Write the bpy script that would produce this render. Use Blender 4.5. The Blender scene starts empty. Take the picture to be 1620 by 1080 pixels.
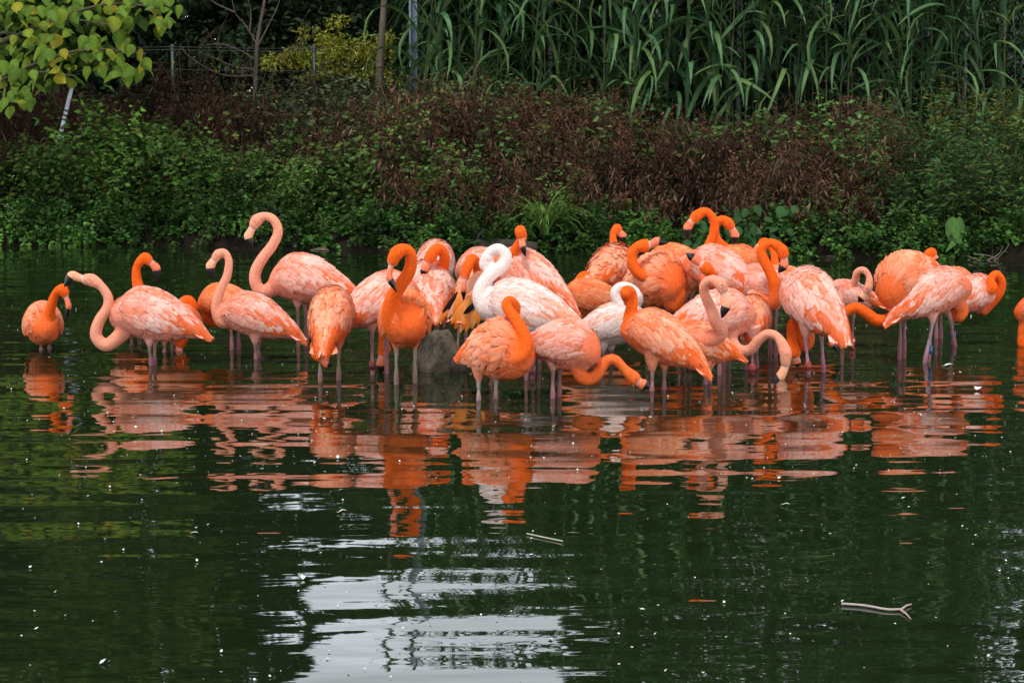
import bpy, bmesh, math, random
import numpy as np
from mathutils import Vector, Matrix
from mathutils.kdtree import KDTree
from mathutils import noise as mnoise

random.seed(7)
rng = np.random.default_rng(7)
R = math.radians
scene = bpy.context.scene
COL = scene.collection

# ------------------------------------------------------------------ camera, world, sun, exposure
CAM_H, FPX = 1.6, 3240.0
PITCH = math.atan(362 / FPX)
cam_d = bpy.data.cameras.new("camera")
cam = bpy.data.objects.new("camera", cam_d)
COL.objects.link(cam)
cam_d.sensor_width = 36
cam_d.lens = 72
cam_d.clip_start = 0.1
cam_d.clip_end = 3000
cam.location = (0, 0, CAM_H)
cam.rotation_euler = (math.pi / 2 - PITCH, 0, 0)
scene.camera = cam

world = bpy.data.worlds.new("World")
scene.world = world
world.use_nodes = True
wn, wl = world.node_tree.nodes, world.node_tree.links
wn.clear()
w_out = wn.new("ShaderNodeOutputWorld")
w_bg = wn.new("ShaderNodeBackground")
w_sky = wn.new("ShaderNodeTexSky")
w_sky.sky_type = 'NISHITA'
w_sky.sun_disc = False
w_sky.sun_elevation = R(66)
w_sky.sun_rotation = R(205)
w_mix = wn.new("ShaderNodeMix"); w_mix.data_type = 'RGBA'
w_co = wn.new("ShaderNodeTexCoord")
w_no = wn.new("ShaderNodeTexNoise")
w_no.inputs['Scale'].default_value = 3.0
w_no.inputs['Detail'].default_value = 5
w_cr = wn.new("ShaderNodeValToRGB")
w_cr.color_ramp.elements[0].position = 0.3
w_cr.color_ramp.elements[0].color = (5.6, 6.1, 6.7, 1)
w_cr.color_ramp.elements[1].position = 0.75
w_cr.color_ramp.elements[1].color = (9.6, 9.9, 10.2, 1)
w_mix.inputs['Factor'].default_value = 0.86
w_sep = wn.new("ShaderNodeSeparateXYZ")
w_gr = wn.new("ShaderNodeMapRange")
w_gr.inputs['From Min'].default_value = 0.0; w_gr.inputs['From Max'].default_value = 0.5
w_gr.inputs['To Min'].default_value = 8.0; w_gr.inputs['To Max'].default_value = 0.75
w_sc = wn.new("ShaderNodeVectorMath"); w_sc.operation = 'SCALE'
wl.new(w_co.outputs['Generated'], w_sep.inputs[0])
wl.new(w_sep.outputs['Z'], w_gr.inputs['Value'])
wl.new(w_cr.outputs['Color'], w_sc.inputs[0]); wl.new(w_gr.outputs['Result'], w_sc.inputs['Scale'])
wl.new(w_co.outputs['Generated'], w_no.inputs['Vector'])
wl.new(w_no.outputs['Fac'], w_cr.inputs['Fac'])
wl.new(w_sky.outputs['Color'], w_mix.inputs['A'])
wl.new(w_sc.outputs['Vector'], w_mix.inputs['B'])
wl.new(w_mix.outputs['Result'], w_bg.inputs['Color'])
wl.new(w_bg.outputs['Background'], w_out.inputs['Surface'])
w_bg.inputs['Strength'].default_value = 0.075

sun_d = bpy.data.lights.new("sun", 'SUN')
sun = bpy.data.objects.new("sun", sun_d)
COL.objects.link(sun)
sun_d.energy = 2.7
sun_d.angle = R(11)
sun_d.color = (1.0, 0.96, 0.9)
sun_dir = Vector((math.sin(R(205)) * math.cos(R(66)), math.cos(R(205)) * math.cos(R(66)), math.sin(R(66))))
sun.rotation_euler = sun_dir.to_track_quat('Z', 'Y').to_euler()

scene.view_settings.view_transform = 'Standard'
scene.view_settings.look = 'None'
scene.view_settings.gamma = 1
scene.view_settings.use_curve_mapping = False
scene.view_settings.exposure = 0.15
scene.render.engine = 'CYCLES'
scene.cycles.max_bounces = 6
scene.cycles.diffuse_bounces = 3
scene.cycles.glossy_bounces = 3
scene.cycles.transmission_bounces = 3
scene.cycles.use_denoising = True


# ------------------------------------------------------------------ helpers
def up(x, y, D):
    """photo pixel (1620 wide) -> world point on the plane Y = D"""
    cx, cy = (x - 810) / FPX, -(y - 540) / FPX
    dy = math.cos(PITCH) + cy * math.sin(PITCH)
    dz = -math.sin(PITCH) + cy * math.cos(PITCH)
    return Vector((cx / dy * D, D, CAM_H + dz / dy * D))


def dist(y):
    return CAM_H / math.tan(PITCH + math.atan((y - 540) / FPX))


def tag(o, label=None, cat=None, group=None, kind=None):
    if label: o['label'] = label
    if cat: o['category'] = cat
    if group: o['group'] = group
    if kind: o['kind'] = kind
    return o


def empty(name, loc, label=None, cat=None, group=None):
    o = bpy.data.objects.new(name, None)
    COL.objects.link(o)
    o.location = loc
    o.empty_display_size = 0.1
    return tag(o, label, cat, group)


def link(name, me, parent=None, loc=None):
    o = bpy.data.objects.new(name, me)
    COL.objects.link(o)
    if parent: o.parent = parent
    if loc is not None: o.location = loc
    return o


def raw_mesh(name, V, F, cols=None, mat=None, smooth=False):
    """V (n,3); F (m,k) equal-sided faces; cols (n,3) point colours"""
    V = np.asarray(V, np.float32); F = np.asarray(F, np.int32)
    me = bpy.data.meshes.new(name)
    me.vertices.add(len(V)); me.vertices.foreach_set('co', V.ravel())
    k = F.shape[1]
    me.loops.add(F.size); me.loops.foreach_set('vertex_index', F.ravel())
    me.polygons.add(len(F))
    me.polygons.foreach_set('loop_start', np.arange(0, F.size, k, dtype=np.int32))
    me.polygons.foreach_set('loop_total', np.full(len(F), k, np.int32))
    if smooth: me.polygons.foreach_set('use_smooth', np.ones(len(F), bool))
    me.update(calc_edges=True)
    if cols is not None: set_cols(me, cols)
    if mat: me.materials.append(mat)
    return me


def set_cols(me, cols):
    a = me.color_attributes.new('col', 'FLOAT_COLOR', 'POINT')
    c = np.ones((len(cols), 4), np.float32); c[:, :3] = np.clip(cols, 0, 1)
    a.data.foreach_set('color', c.ravel())


class Acc:
    """collects quad/tri pieces (tris stored as degenerate-free separate lists)"""
    def __init__(s): s.V = []; s.Q = []; s.C = []; s.n = 0
    def add(s, V, Q, C):
        V = np.asarray(V, float); Q = np.asarray(Q, int)
        C = np.asarray(C, float)
        if C.ndim == 1: C = np.tile(C, (len(V), 1))
        s.V.append(V); s.Q.append(Q + s.n); s.C.append(C); s.n += len(V)
    def mesh(s, name, mat, smooth=True):
        return raw_mesh(name, np.vstack(s.V), np.vstack(s.Q), np.vstack(s.C), mat, smooth)


def tube_arrays(pts, radii, n=8, squash=None):
    """tube of quads through pts; squash = (vector, factor) or per-ring list"""
    P = np.array([tuple(p) for p in pts], float)
    m = len(P)
    T = np.gradient(P, axis=0)
    T /= np.linalg.norm(T, axis=1)[:, None] + 1e-9
    N = np.cross(T[0], (0, 0, 1.0))
    if np.linalg.norm(N) < 0.1: N = np.cross(T[0], (0, 1.0, 0))
    N /= np.linalg.norm(N)
    out = []
    ang = np.linspace(0, 2 * np.pi, n, endpoint=False)
    for i in range(m):
        N = N - T[i] * N.dot(T[i]); N /= np.linalg.norm(N) + 1e-9
        B = np.cross(T[i], N)
        r = radii[i]
        ring = np.cos(ang)[:, None] * N * r + np.sin(ang)[:, None] * B * r
        if squash is not None and squash[i] is not None:
            v, f = squash[i]
            ring = ring + np.outer(ring @ v, v) * (f - 1)
        out.append(P[i] + ring)
    V = np.vstack(out)
    i, j = np.meshgrid(np.arange(m - 1), np.arange(n), indexing='ij')
    a = i * n + j; b = i * n + (j + 1) % n
    Q = np.stack([a, b, b + n, a + n], -1).reshape(-1, 4)
    return V, Q


def spline(pts, k=6):
    """Catmull-Rom through pts (numpy arrays, any dimension)"""
    P = [np.array(p, float) for p in pts]
    P = [2 * P[0] - P[1]] + P + [2 * P[-1] - P[-2]]
    out = []
    for i in range(1, len(P) - 2):
        p0, p1, p2, p3 = P[i - 1:i + 3]
        for j in range(k):
            t = j / k
            out.append(.5 * (2 * p1 + (p2 - p0) * t + (2 * p0 - 5 * p1 + 4 * p2 - p3) * t * t + (3 * p1 - p0 - 3 * p2 + p3) * t ** 3))
    out.append(P[-2])
    return np.array(out)


def tube_obj(name, pts, radii, mat, parent=None, n=8, col=(.1, .1, .1), loc=None):
    V, Q = tube_arrays(pts, radii, n)
    me = raw_mesh(name, V, Q, np.tile(np.array(col), (len(V), 1)), mat, True)
    return link(name, me, parent, loc)


# ------------------------------------------------------------------ materials
def new_mat(name):
    m = bpy.data.materials.new(name); m.use_nodes = True
    nt = m.node_tree
    return m, nt, nt.nodes['Principled BSDF'], nt.nodes['Material Output']


def attr_mat(name, rough=.6, spec=.25, noise=30., amount=.3, transl=0., bump=0., stretch=(1, 1, 1), sheen=0.):
    """base colour from the 'col' attribute, broken up by noise"""
    m, nt, p, out = new_mat(name)
    N, L = nt.nodes, nt.links
    a = N.new('ShaderNodeAttribute'); a.attribute_name = 'col'
    tc = N.new('ShaderNodeTexCoord')
    mp = N.new('ShaderNodeMapping'); mp.inputs['Scale'].default_value = stretch
    no = N.new('ShaderNodeTexNoise'); no.inputs['Scale'].default_value = noise; no.inputs['Detail'].default_value = 3
    mr = N.new('ShaderNodeMapRange')
    mr.inputs['From Min'].default_value = .3; mr.inputs['From Max'].default_value = .7
    mr.inputs['To Min'].default_value = 1 - amount; mr.inputs['To Max'].default_value = 1 + amount * .6
    mx = N.new('ShaderNodeVectorMath'); mx.operation = 'SCALE'
    L.new(tc.outputs['Object'], mp.inputs['Vector']); L.new(mp.outputs['Vector'], no.inputs['Vector'])
    L.new(no.outputs['Fac'], mr.inputs['Value'])
    L.new(a.outputs['Color'], mx.inputs[0]); L.new(mr.outputs['Result'], mx.inputs['Scale'])
    L.new(mx.outputs['Vector'], p.inputs['Base Color'])
    p.inputs['Roughness'].default_value = rough
    p.inputs['Specular IOR Level'].default_value = spec
    if sheen: p.inputs['Sheen Weight'].default_value = sheen
    if bump:
        b = N.new('ShaderNodeBump'); b.inputs['Distance'].default_value = bump; b.inputs['Strength'].default_value = 1
        L.new(no.outputs['Fac'], b.inputs['Height']); L.new(b.outputs['Normal'], p.inputs['Normal'])
    if transl:
        t = N.new('ShaderNodeBsdfTranslucent'); ms = N.new('ShaderNodeMixShader'); ms.inputs[0].default_value = transl
        L.new(mx.outputs['Vector'], t.inputs['Color'])
        L.new(p.outputs[0], ms.inputs[1]); L.new(t.outputs[0], ms.inputs[2]); L.new(ms.outputs[0], out.inputs['Surface'])
    return m


M_leaf = attr_mat('leaf_material', .6, .14, 9, .3, transl=.25)
M_reed = attr_mat('reed_material', .5, .2, 6, .3, transl=.15)
M_dead = attr_mat('dead_weed_material', .85, .1, 20, .35)
M_bark = attr_mat('bark_material', .85, .15, 14, .45, bump=.01, stretch=(1, 1, .25))
M_skin = attr_mat('plumage_down_material', .9, .06, 85, .17, bump=.0035)
M_feather = attr_mat('feather_material', .75, .12, 70, .12)
M_bill = attr_mat('bill_material', .35, .4, 60, .1)
M_metal = attr_mat('metal_material', .45, .5, 12, .15)
M_down = attr_mat('floating_down_material', .8, .1, 50, .1)

# soil / pond bed
m, nt, p, out = new_mat('soil_material'); N, L = nt.nodes, nt.links
no = N.new('ShaderNodeTexNoise'); no.inputs['Scale'].default_value = 3; no.inputs['Detail'].default_value = 8
cr = N.new('ShaderNodeValToRGB')
cr.color_ramp.elements[0].color = (.004, .003, .002, 1); cr.color_ramp.elements[1].color = (.018, .014, .009, 1)
tc = N.new('ShaderNodeTexCoord'); L.new(tc.outputs['Object'], no.inputs['Vector'])
L.new(no.outputs['Fac'], cr.inputs['Fac']); L.new(cr.outputs['Color'], p.inputs['Base Color'])
p.inputs['Roughness'].default_value = .95; p.inputs['Specular IOR Level'].default_value = .08
b = N.new('ShaderNodeBump'); b.inputs['Distance'].default_value = .05; L.new(no.outputs['Fac'], b.inputs['Height']); L.new(b.outputs['Normal'], p.inputs['Normal'])
M_soil = m

# rock
m, nt, p, out = new_mat('rock_material'); N, L = nt.nodes, nt.links
tc = N.new('ShaderNodeTexCoord')
no = N.new('ShaderNodeTexNoise'); no.inputs['Scale'].default_value = 8; no.inputs['Detail'].default_value = 14; no.inputs['Roughness'].default_value = .82
L.new(tc.outputs['Object'], no.inputs['Vector'])
cr = N.new('ShaderNodeValToRGB'); cr.color_ramp.elements[0].position = .40; cr.color_ramp.elements[1].position = .62
cr.color_ramp.elements[0].color = (.03, .027, .02, 1); cr.color_ramp.elements[1].color = (.23, .18, .125, 1)
L.new(no.outputs['Fac'], cr.inputs['Fac']); L.new(cr.outputs['Color'], p.inputs['Base Color'])
b = N.new('ShaderNodeBump'); b.inputs['Distance'].default_value = .03; L.new(no.outputs['Fac'], b.inputs['Height']); L.new(b.outputs['Normal'], p.inputs['Normal'])
p.inputs['Roughness'].default_value = .85; p.inputs['Specular IOR Level'].default_value = .2
M_rock = m

# water
m, nt, p, out = new_mat('water_material'); N, L = nt.nodes, nt.links
p.inputs['Base Color'].default_value = (.008, .015, .005, 1)
p.inputs['Roughness'].default_value = .02
p.inputs['IOR'].default_value = 1.42
geo = N.new('ShaderNodeNewGeometry')
prev = None
for sc, nscale, amp, det in (((.33, 1.0, 1), 1.8, .0175, 0.0), ((.24, 1.0, 1), 5.0, .0046, 0.3), ((.4, 1, 1), 13.0, .0006, 1.0)):
    mp = N.new('ShaderNodeMapping'); mp.inputs['Scale'].default_value = sc
    mp.inputs['Rotation'].default_value = (0, 0, R(random.uniform(-7, 7)))
    no = N.new('ShaderNodeTexNoise'); no.inputs['Scale'].default_value = nscale; no.inputs['Detail'].default_value = det
    no.inputs['Distortion'].default_value = .35
    L.new(geo.outputs['Position'], mp.inputs['Vector']); L.new(mp.outputs['Vector'], no.inputs['Vector'])
    mu = N.new('ShaderNodeMath'); mu.operation = 'MULTIPLY'; mu.inputs[1].default_value = amp
    L.new(no.outputs['Fac'], mu.inputs[0])
    if prev is None: prev = mu
    else:
        ad = N.new('ShaderNodeMath'); ad.operation = 'ADD'
        L.new(prev.outputs[0], ad.inputs[0]); L.new(mu.outputs[0], ad.inputs[1]); prev = ad
b = N.new('ShaderNodeBump'); b.inputs['Distance'].default_value = 1; b.inputs['Strength'].default_value = 1
L.new(prev.outputs[0], b.inputs['Height']); L.new(b.outputs['Normal'], p.inputs['Normal'])
M_water = m


# ------------------------------------------------------------------ ground and water
def bank_y(X):
    return 23.6 - 0.2 * X + .25 * np.sin(X * 1.1) + .12 * np.sin(X * 2.9 + 1)


def ground_z(X, Y):
    X = np.asarray(X, float); Y = np.asarray(Y, float)
    d = Y - bank_y(np.clip(X, -30, 30))
    z = np.where(d < -.3, -.38, np.where(d < .12, -.38 + (d + .3) / .42 * .55, .17 + .25 * np.clip(d - .12, 0, 4.2)))
    near = np.clip((-4 - Y) / 3, 0, 1) * 1.0
    side = np.clip((np.abs(X) - 45) / 6, 0, 1) * 1.2
    return np.maximum(z, -.38 + np.maximum(near, side) * 1.6) + .04 * np.sin(X * 2.1) * np.sin(Y * 1.7) * (z > 0)


gx = np.concatenate([-np.geomspace(1500, 14, 16), np.linspace(-13, 13, 105), np.geomspace(14, 1500, 16)])
gy = np.concatenate([-np.geomspace(1500, 10, 14), np.linspace(-9, 18, 20), np.linspace(18.5, 32, 110), np.geomspace(33, 2500, 18)])
GX, GY = np.meshgrid(gx, gy)
V = np.stack([GX, GY, ground_z(GX, GY)], -1).reshape(-1, 3)
ii, jj = np.meshgrid(np.arange(len(gy) - 1), np.arange(len(gx) - 1), indexing='ij')
a = ii * len(gx) + jj
Q = np.stack([a, a + 1, a + 1 + len(gx), a + len(gx)], -1).reshape(-1, 4)
tag(link('ground', raw_mesh('ground', V, Q, None, M_soil, True)), 'dark soil of the pond bank', kind='structure')
tag(link('water', raw_mesh('water', [(-60, -9, 0), (60, -9, 0), (60, 40, 0), (-60, 40, 0)], [(0, 1, 2, 3)], None, M_water)),
    'dark green rippled pond water', kind='structure')


# ------------------------------------------------------------------ leaves in bulk
def unit(v): return v / (np.linalg.norm(v, axis=-1, keepdims=True) + 1e-9)


def leaf_arrays(P, A, Nn, Ln, Wd, C, fold=.15, broad=.42):
    """five-vertex folded leaves: P base, A axis, Nn rough normal"""
    A = unit(A); S = unit(np.cross(A, Nn)); U = np.cross(S, A)
    Ln = Ln[:, None]; Wd = Wd[:, None]
    m_ = P + A * Ln * broad - U * Wd * fold
    l_ = P + A * Ln * broad - S * Wd * .5
    r_ = P + A * Ln * broad + S * Wd * .5
    t_ = P + A * Ln - U * Ln * fold * .5
    n = len(P)
    V = np.stack([P, l_, m_, r_, t_], 1).reshape(-1, 3)
    k = np.arange(n)[:, None, None] * 5
    F = (k + np.array([[0, 2, 1], [0, 3, 2], [1, 2, 4], [2, 3, 4]])[None]).reshape(-1, 3)
    return V, F, np.repeat(C, 5, 0)


def leaf_obj(name, parts, mat, parent=None, smooth=False):
    Vs, Fs, Cs, n = [], [], [], 0
    for V, F, C in parts:
        Vs.append(V); Fs.append(F + n); Cs.append(C); n += len(V)
    return link(name, raw_mesh(name, np.vstack(Vs), np.vstack(Fs), np.vstack(Cs), mat, smooth), parent)


def rand_dirs(n, zlo=-1, zhi=1):
    z = rng.uniform(zlo, zhi, n); a = rng.uniform(0, 2 * np.pi, n); r = np.sqrt(1 - z * z)
    return np.stack([r * np.cos(a), r * np.sin(a), z], 1)


def vary(base, n, amt=.3, hue=.12):
    b = np.array(base, float)
    return b * (1 + rng.uniform(-amt, amt, (n, 1))) * (1 + rng.uniform(-hue, hue, (n, 3)))


def stem_parts(P0, P1, r, C):
    """thin three-sided straight stems (triangles)"""
    n = len(P0); T = unit(P1 - P0)
    S = unit(np.cross(T, rand_dirs(n))); B = np.cross(T, S)
    V = []
    r = r[:, None]
    for q, rr in ((P0, r), (P1, r * .5)):
        for k in range(3):
            V.append(q + (S * math.cos(k * 2.094) + B * math.sin(k * 2.094)) * rr)
    V = np.stack(V, 1).reshape(-1, 3)
    k = np.arange(n)[:, None, None] * 6
    F = (k + np.array([[0, 1, 4], [0, 4, 3], [1, 2, 5], [1, 5, 4], [2, 0, 3], [2, 3, 5]])[None]).reshape(-1, 3)
    return V, F, np.repeat(C, 6, 0)


def hfield(X, Y):
    return (1 + .34 * np.sin(X * 2.3 + 1.3 * np.sin(Y * 1.7)) * np.sin(Y * 2.9 + X) + .22 * np.sin(X * 5.9 + 2) * np.cos(Y * 4.3))


def weeds(X, Y, H, per, leafL, leafW, base, droop=0., amt=.5, top_only=0., lean=.25, stem_col=(.06, .07, .03), mix=None, mixp=0., spread=.5):
    """plants made of a leaning stem with leaves all round it"""
    n = len(X)
    H = H * hfield(X, Y)
    Z = ground_z(X, Y)
    P0 = np.stack([X, Y, Z], 1)
    D = np.stack([rng.normal(0, lean, n), rng.normal(-.15, lean, n), np.ones(n)], 1)
    P1 = P0 + unit(D) * H[:, None]
    parts = [stem_parts(P0, P1, np.full(n, .005), np.tile(np.array(stem_col), (n, 1)))]
    k = np.repeat(np.arange(n), per)
    t = rng.uniform(top_only, 1, len(k)) ** .8
    side = rand_dirs(len(k), -.1, .6)
    rad = (H[k] * spread * rng.uniform(.0, .35, len(k)) * (1.15 - t * .7))[:, None]
    P = P0[k] + (P1 - P0)[k] * t[:, None] + side * rad
    A = unit(side + np.array([0, 0, -droop]) + rng.normal(0, .25, (len(k), 3)))
    Nn = unit(np.array([0, -.35, 1.]) + rng.normal(0, .45, (len(k), 3)))
    sz = rng.uniform(.6, 1.25, len(k))
    patch = .85 + .5 * np.sin(X * 3.1 + np.sin(Y * 5)) * np.cos(Y * 3.7 - X * 1.9)
    tint = np.repeat((1 + rng.uniform(-amt, amt, (n, 1))) * patch[:, None], per, 0)
    C = vary(base, len(k), .28, .12) * tint
    if mix is not None:
        w = rng.random(len(k)) < mixp
        C[w] = vary(mix, w.sum(), .3, .1)
    parts.append(leaf_arrays(P, A, Nn, leafL * sz, leafW * sz, C))
    return parts


def clump_cloud(centers, radii, per, leafL, leafW, base, amt=.35, droop=.3, flat=.7):
    """leaf clumps spread over a crown; centers (n,3), radii (n,)"""
    n = len(centers); k = np.repeat(np.arange(n), per)
    d = rand_dirs(len(k)); r = radii[k] * rng.uniform(.25, 1, len(k)) ** .5
    P = centers[k] + d * r[:, None] * np.array([1, 1, flat])
    A = unit(d * .6 + rng.normal(0, .5, (len(k), 3)) + np.array([0, 0, -droop]))
    Nn = unit(d * .5 + np.array([0, -.2, .9]) + rng.normal(0, .4, (len(k), 3)))
    sz = rng.uniform(.6, 1.3, len(k))
    C = vary(base, len(k), .22, .1) * np.repeat(1 + rng.uniform(-amt, amt, (n, 1)), per, 0)
    return leaf_arrays(P, A, Nn, leafL * sz, leafW * sz, C)


def xr(x, Y): return (np.asarray(x) - 810) / FPX * Y


def scatter(n, x0, x1, d0, d1):
    """n ground points between photo columns x0..x1, d0..d1 metres behind the water's edge"""
    x = rng.uniform(x0, x1, n); d = rng.uniform(d0, d1, n)
    X = xr(x, 25.5); Y = bank_y(X) + d
    X = xr(x, Y)
    return X, Y, x


# --- low green herbs hanging over the water's edge
parts = []
X, Y, x = scatter(1000, -80, 1700, -.05, .75)
keep = (x < 640) | (x > 1400) | ((Y - bank_y(X) < .32) & (rng.random(len(x)) < .85)) | ((x > 900) & (x < 1050))
X, Y, x = X[keep], Y[keep], x[keep]
parts += weeds(X, Y, rng.uniform(.14, .36, len(X)), 40, .062, .046, (.05, .125, .024), droop=.35, spread=.9, lean=.4)
X, Y, x = scatter(160, -80, 1700, .0, .5)
parts += weeds(X, Y, rng.uniform(.25, .6, len(X)), 40, .055, .024, (.08, .15, .03), droop=.1, spread=.5)
X, Y, x = scatter(240, -80, 1700, -.12, .15)
parts += weeds(X, Y, rng.uniform(.1, .22, len(X)), 34, .05, .045, (.075, .165, .028), droop=.8, spread=1.4, lean=.6)
tag(leaf_obj('bank_herbs', parts, M_leaf), 'bright green herbs and nettles hanging over the water edge', kind='stuff')

# --- dense green climbers and nettles, left half
parts = []
for n, x0, x1, d0, d1, h0, h1, c in ((420, -80, 560, .5, 1.6, .45, .85, (.075, .155, .03)), (200, 90, 330, .7, 1.7, .65, 1.0, (.10, .20, .035)),
                                     (300, 230, 760, .6, 1.8, .5, .95, (.085, .15, .035)), (260, 380, 760, 2.2, 3.8, .7, 1.15, (.085, .115, .05)),
                                     (110, 600, 1400, .9, 2.6, .75, 1.1, (.07, .14, .035)), (150, 640, 1000, 2.8, 4.1, .7, 1.0, (.06, .13, .035)), (60, 980, 1420, 1.6, 3.4, .5, .85, (.06, .12, .03))):
    X, Y, x = scatter(n, x0, x1, d0, d1)
    parts += weeds(X, Y, rng.uniform(h0, h1, len(X)), 38, .082, .055, c, droop=.35, spread=.55, mix=(.12, .13, .03), mixp=.1)
tag(leaf_obj('green_thicket', parts, M_leaf), 'tangled green nettles and climbers on the bank', kind='stuff')

# --- right-hand green bushes with goldenrod
parts = []
X, Y, x = scatter(330, 1370, 1720, .3, 2.2)
parts += weeds(X, Y, rng.uniform(.5, 1.15, len(X)), 46, .09, .028, (.055, .12, .03), droop=.25, spread=.4, mix=(.11, .11, .02), mixp=.08)
X, Y, x = scatter(110, 1480, 1720, 1.8, 3.0)
parts += weeds(X, Y, rng.uniform(.9, 1.25, len(X)), 60, .055, .018, (.15, .13, .02), droop=.1, spread=.3, top_only=.5, mix=(.04, .08, .02), mixp=.5)
tag(leaf_obj('right_bank_bushes', parts, M_leaf), 'green willowherb bushes with yellowish tops at the right bank', kind='stuff')

# --- brown dead weed thicket: stems, hanging dry leaves, seed heads
parts = []
def dead(n, x0, x1, d0, d1, h0, h1):
    X, Y, x = scatter(n, x0, x1, d0, d1)
    H = rng.uniform(h0, h1, n)
    p = weeds(X, Y, H, 22, .11, .024, (.066, .037, .022), droop=1.5, amt=.5, lean=.22, stem_col=(.05, .028, .018), spread=.35, mix=(.15, .10, .07), mixp=.08)
    q = weeds(X, Y, H, 62, .03, .022, (.095, .046, .026), droop=.0, amt=.45, top_only=.55, lean=.22, stem_col=(.06, .03, .02), spread=.42)
    return p + q
parts += dead(300, 540, 980, .8, 2.6, .7, 1.1)
parts += dead(320, 960, 1420, .8, 2.4, .6, .95)
parts += dead(230, 600, 980, 2.0, 4.0, .6, .95)
parts += dead(230, 960, 1440, 2.0, 3.6, .35, .65)
parts += dead(60, 1200, 1400, 2.0, 3.2, .6, .85)
parts += dead(260, 600, 1400, .28, .9, .3, .75)
parts += dead(260, -80, 420, 2.0, 3.9, .7, 1.1)
parts += dead(170, 150, 720, 1.6, 3.4, .7, 1.05)
parts += dead(120, -80, 140, 1.0, 2.2, .6, .95)
parts += dead(110, 330, 560, 1.0, 2.4, .6, .95)
tag(leaf_obj('dead_weed_thicket', parts, M_dead), 'dense reddish brown dead weeds with seed heads', kind='stuff')

# --- pale flowering weeds at the upper left middle
parts = []
X, Y, x = scatter(150, 420, 650, 2.8, 4.2)
parts += weeds(X, Y, rng.uniform(.65, 1.0, len(X)), 60, .05, .016, (.085, .085, .04), droop=.1, spread=.35, mix=(.30, .28, .22), mixp=.14, top_only=.2)
X, Y, x = scatter(26, 280, 460, 3.0, 4.2)
parts += weeds(X, Y, rng.uniform(1.1, 1.4, len(X)), 30, .04, .03, (.07, .09, .03), droop=.0, spread=.15, mix=(.55, .45, .03), mixp=.16, top_only=.5)
tag(leaf_obj('flowering_weeds', parts, M_leaf), 'straggly pale flowering weeds between the shrub and the bank', kind='stuff')


# ------------------------------------------------------------------ trees and shrubs
def trunk(name, pts, r0, r1, parent, col, n=10):
    S = spline(pts, 5); rr = np.linspace(r0, r1, len(S)) * (1 + .06 * np.sin(np.arange(len(S)) * 2.3))
    return tube_obj(name, S, rr, M_bark, parent, n, col)


def big_tree(loc, H, RW, base, label, n=70, per=230, trunk_col=(.05, .04, .03), L0=.24, W0=.17, zlo=.2, group=None):
    t = empty('tree', loc, label, 'tree', group)
    trunk('trunk', [(0, 0, -.2), (.1, 0, H * .3), (-.1, .1, H * .6), (0, 0, H * .9)], .22, .05, t, trunk_col)
    for k in range(7):
        a = rng.uniform(0, 6.28); z = H * rng.uniform(.25, .7)
        trunk('limb', [(0, 0, z), (math.cos(a) * RW * .35, math.sin(a) * RW * .35, z + H * .08), (math.cos(a) * RW * .75, math.sin(a) * RW * .75, z + H * .14)], .07, .02, t, trunk_col, 6)
    d = rand_dirs(n); u = rng.uniform(.35, 1, n)[:, None] ** .5
    c = d * u * np.array([RW, RW * .8, H * (1 - zlo) / 2]) + np.array([0, 0, H * (1 + zlo) / 2])
    V, F, C = clump_cloud(c, rng.uniform(.35, .75, n) * RW * .36, per, L0, W0, base, amt=.5)
    o = link('crown', raw_mesh('crown', V, F, C, M_leaf), t); o['kind'] = 'stuff'
    return t


wood = (.03, .055, .02)
g = 'dark trees behind the left bank'
big_tree((-9.6, 35, 1.1), 13.0, 3.4, wood, 'tall dark tree behind the broad-leaved branches at far left', n=190, per=260, zlo=.02)
big_tree((-7.1, 37, 1.1), 12.0, 2.6, (.03, .052, .02), 'tall dark ivy-clad tree behind the green fence post', n=170, per=240, zlo=.0)
big_tree((-5.4, 38.5, 1.1), 12.6, 1.35, (.03, .052, .02), 'narrow tall dark tree right of the ivy-clad one', n=90, per=240, zlo=.02, group=None)
big_tree((-3.2, 36, 1.1), 5.9, 1.8, (.04, .075, .025), 'shorter dark green tree between fence post and thin trunk', n=80, per=260, zlo=-.05)
big_tree((-1.2, 37.5, 1.1), 5.9, 1.5, (.045, .075, .03), 'short dark tree left of the grey post', n=50, per=240, zlo=-.05)
big_tree((1.9, 36, 1.1), 8.6, 1.5, (.04, .08, .025), 'lower green tree behind the left end of the reeds', n=70, per=200, zlo=.05)
big_tree((4.7, 36, 1.1), 13.5, 3.4, (.04, .08, .025), 'tall tree behind the left half of the reeds', n=190, per=190, zlo=.05)
big_tree((14, 35, 1.1), 13, 3.2, (.04, .08, .025), 'tall tree beyond the right end of the reeds', n=80, per=190, zlo=.05)
big_tree((9.4, 36, 1.1), 13.0, 3.1, (.04, .08, .025), 'tall tree behind the right half of the reeds', n=190, per=190, zlo=.05)
big_tree((-12.5, 32, 1.1), 12.0, 3.4, wood, 'tall dark tree beyond the left edge of the bank', n=130, per=220, zlo=.02)

# dark shrubbery that closes the view under those trees
n = 420
c = np.stack([rng.uniform(-10, 0.2, n), rng.uniform(31.2, 34, n), rng.uniform(1.0, 5.4, n)], 1)
tag(link('dark_undergrowth', raw_mesh('dark_undergrowth', *clump_cloud(c, rng.uniform(.4, .8, n), 150, .12, .07, (.022, .04, .016), amt=.6), M_leaf)),
    'dark undergrowth below the trees at left', kind='stuff')

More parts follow.
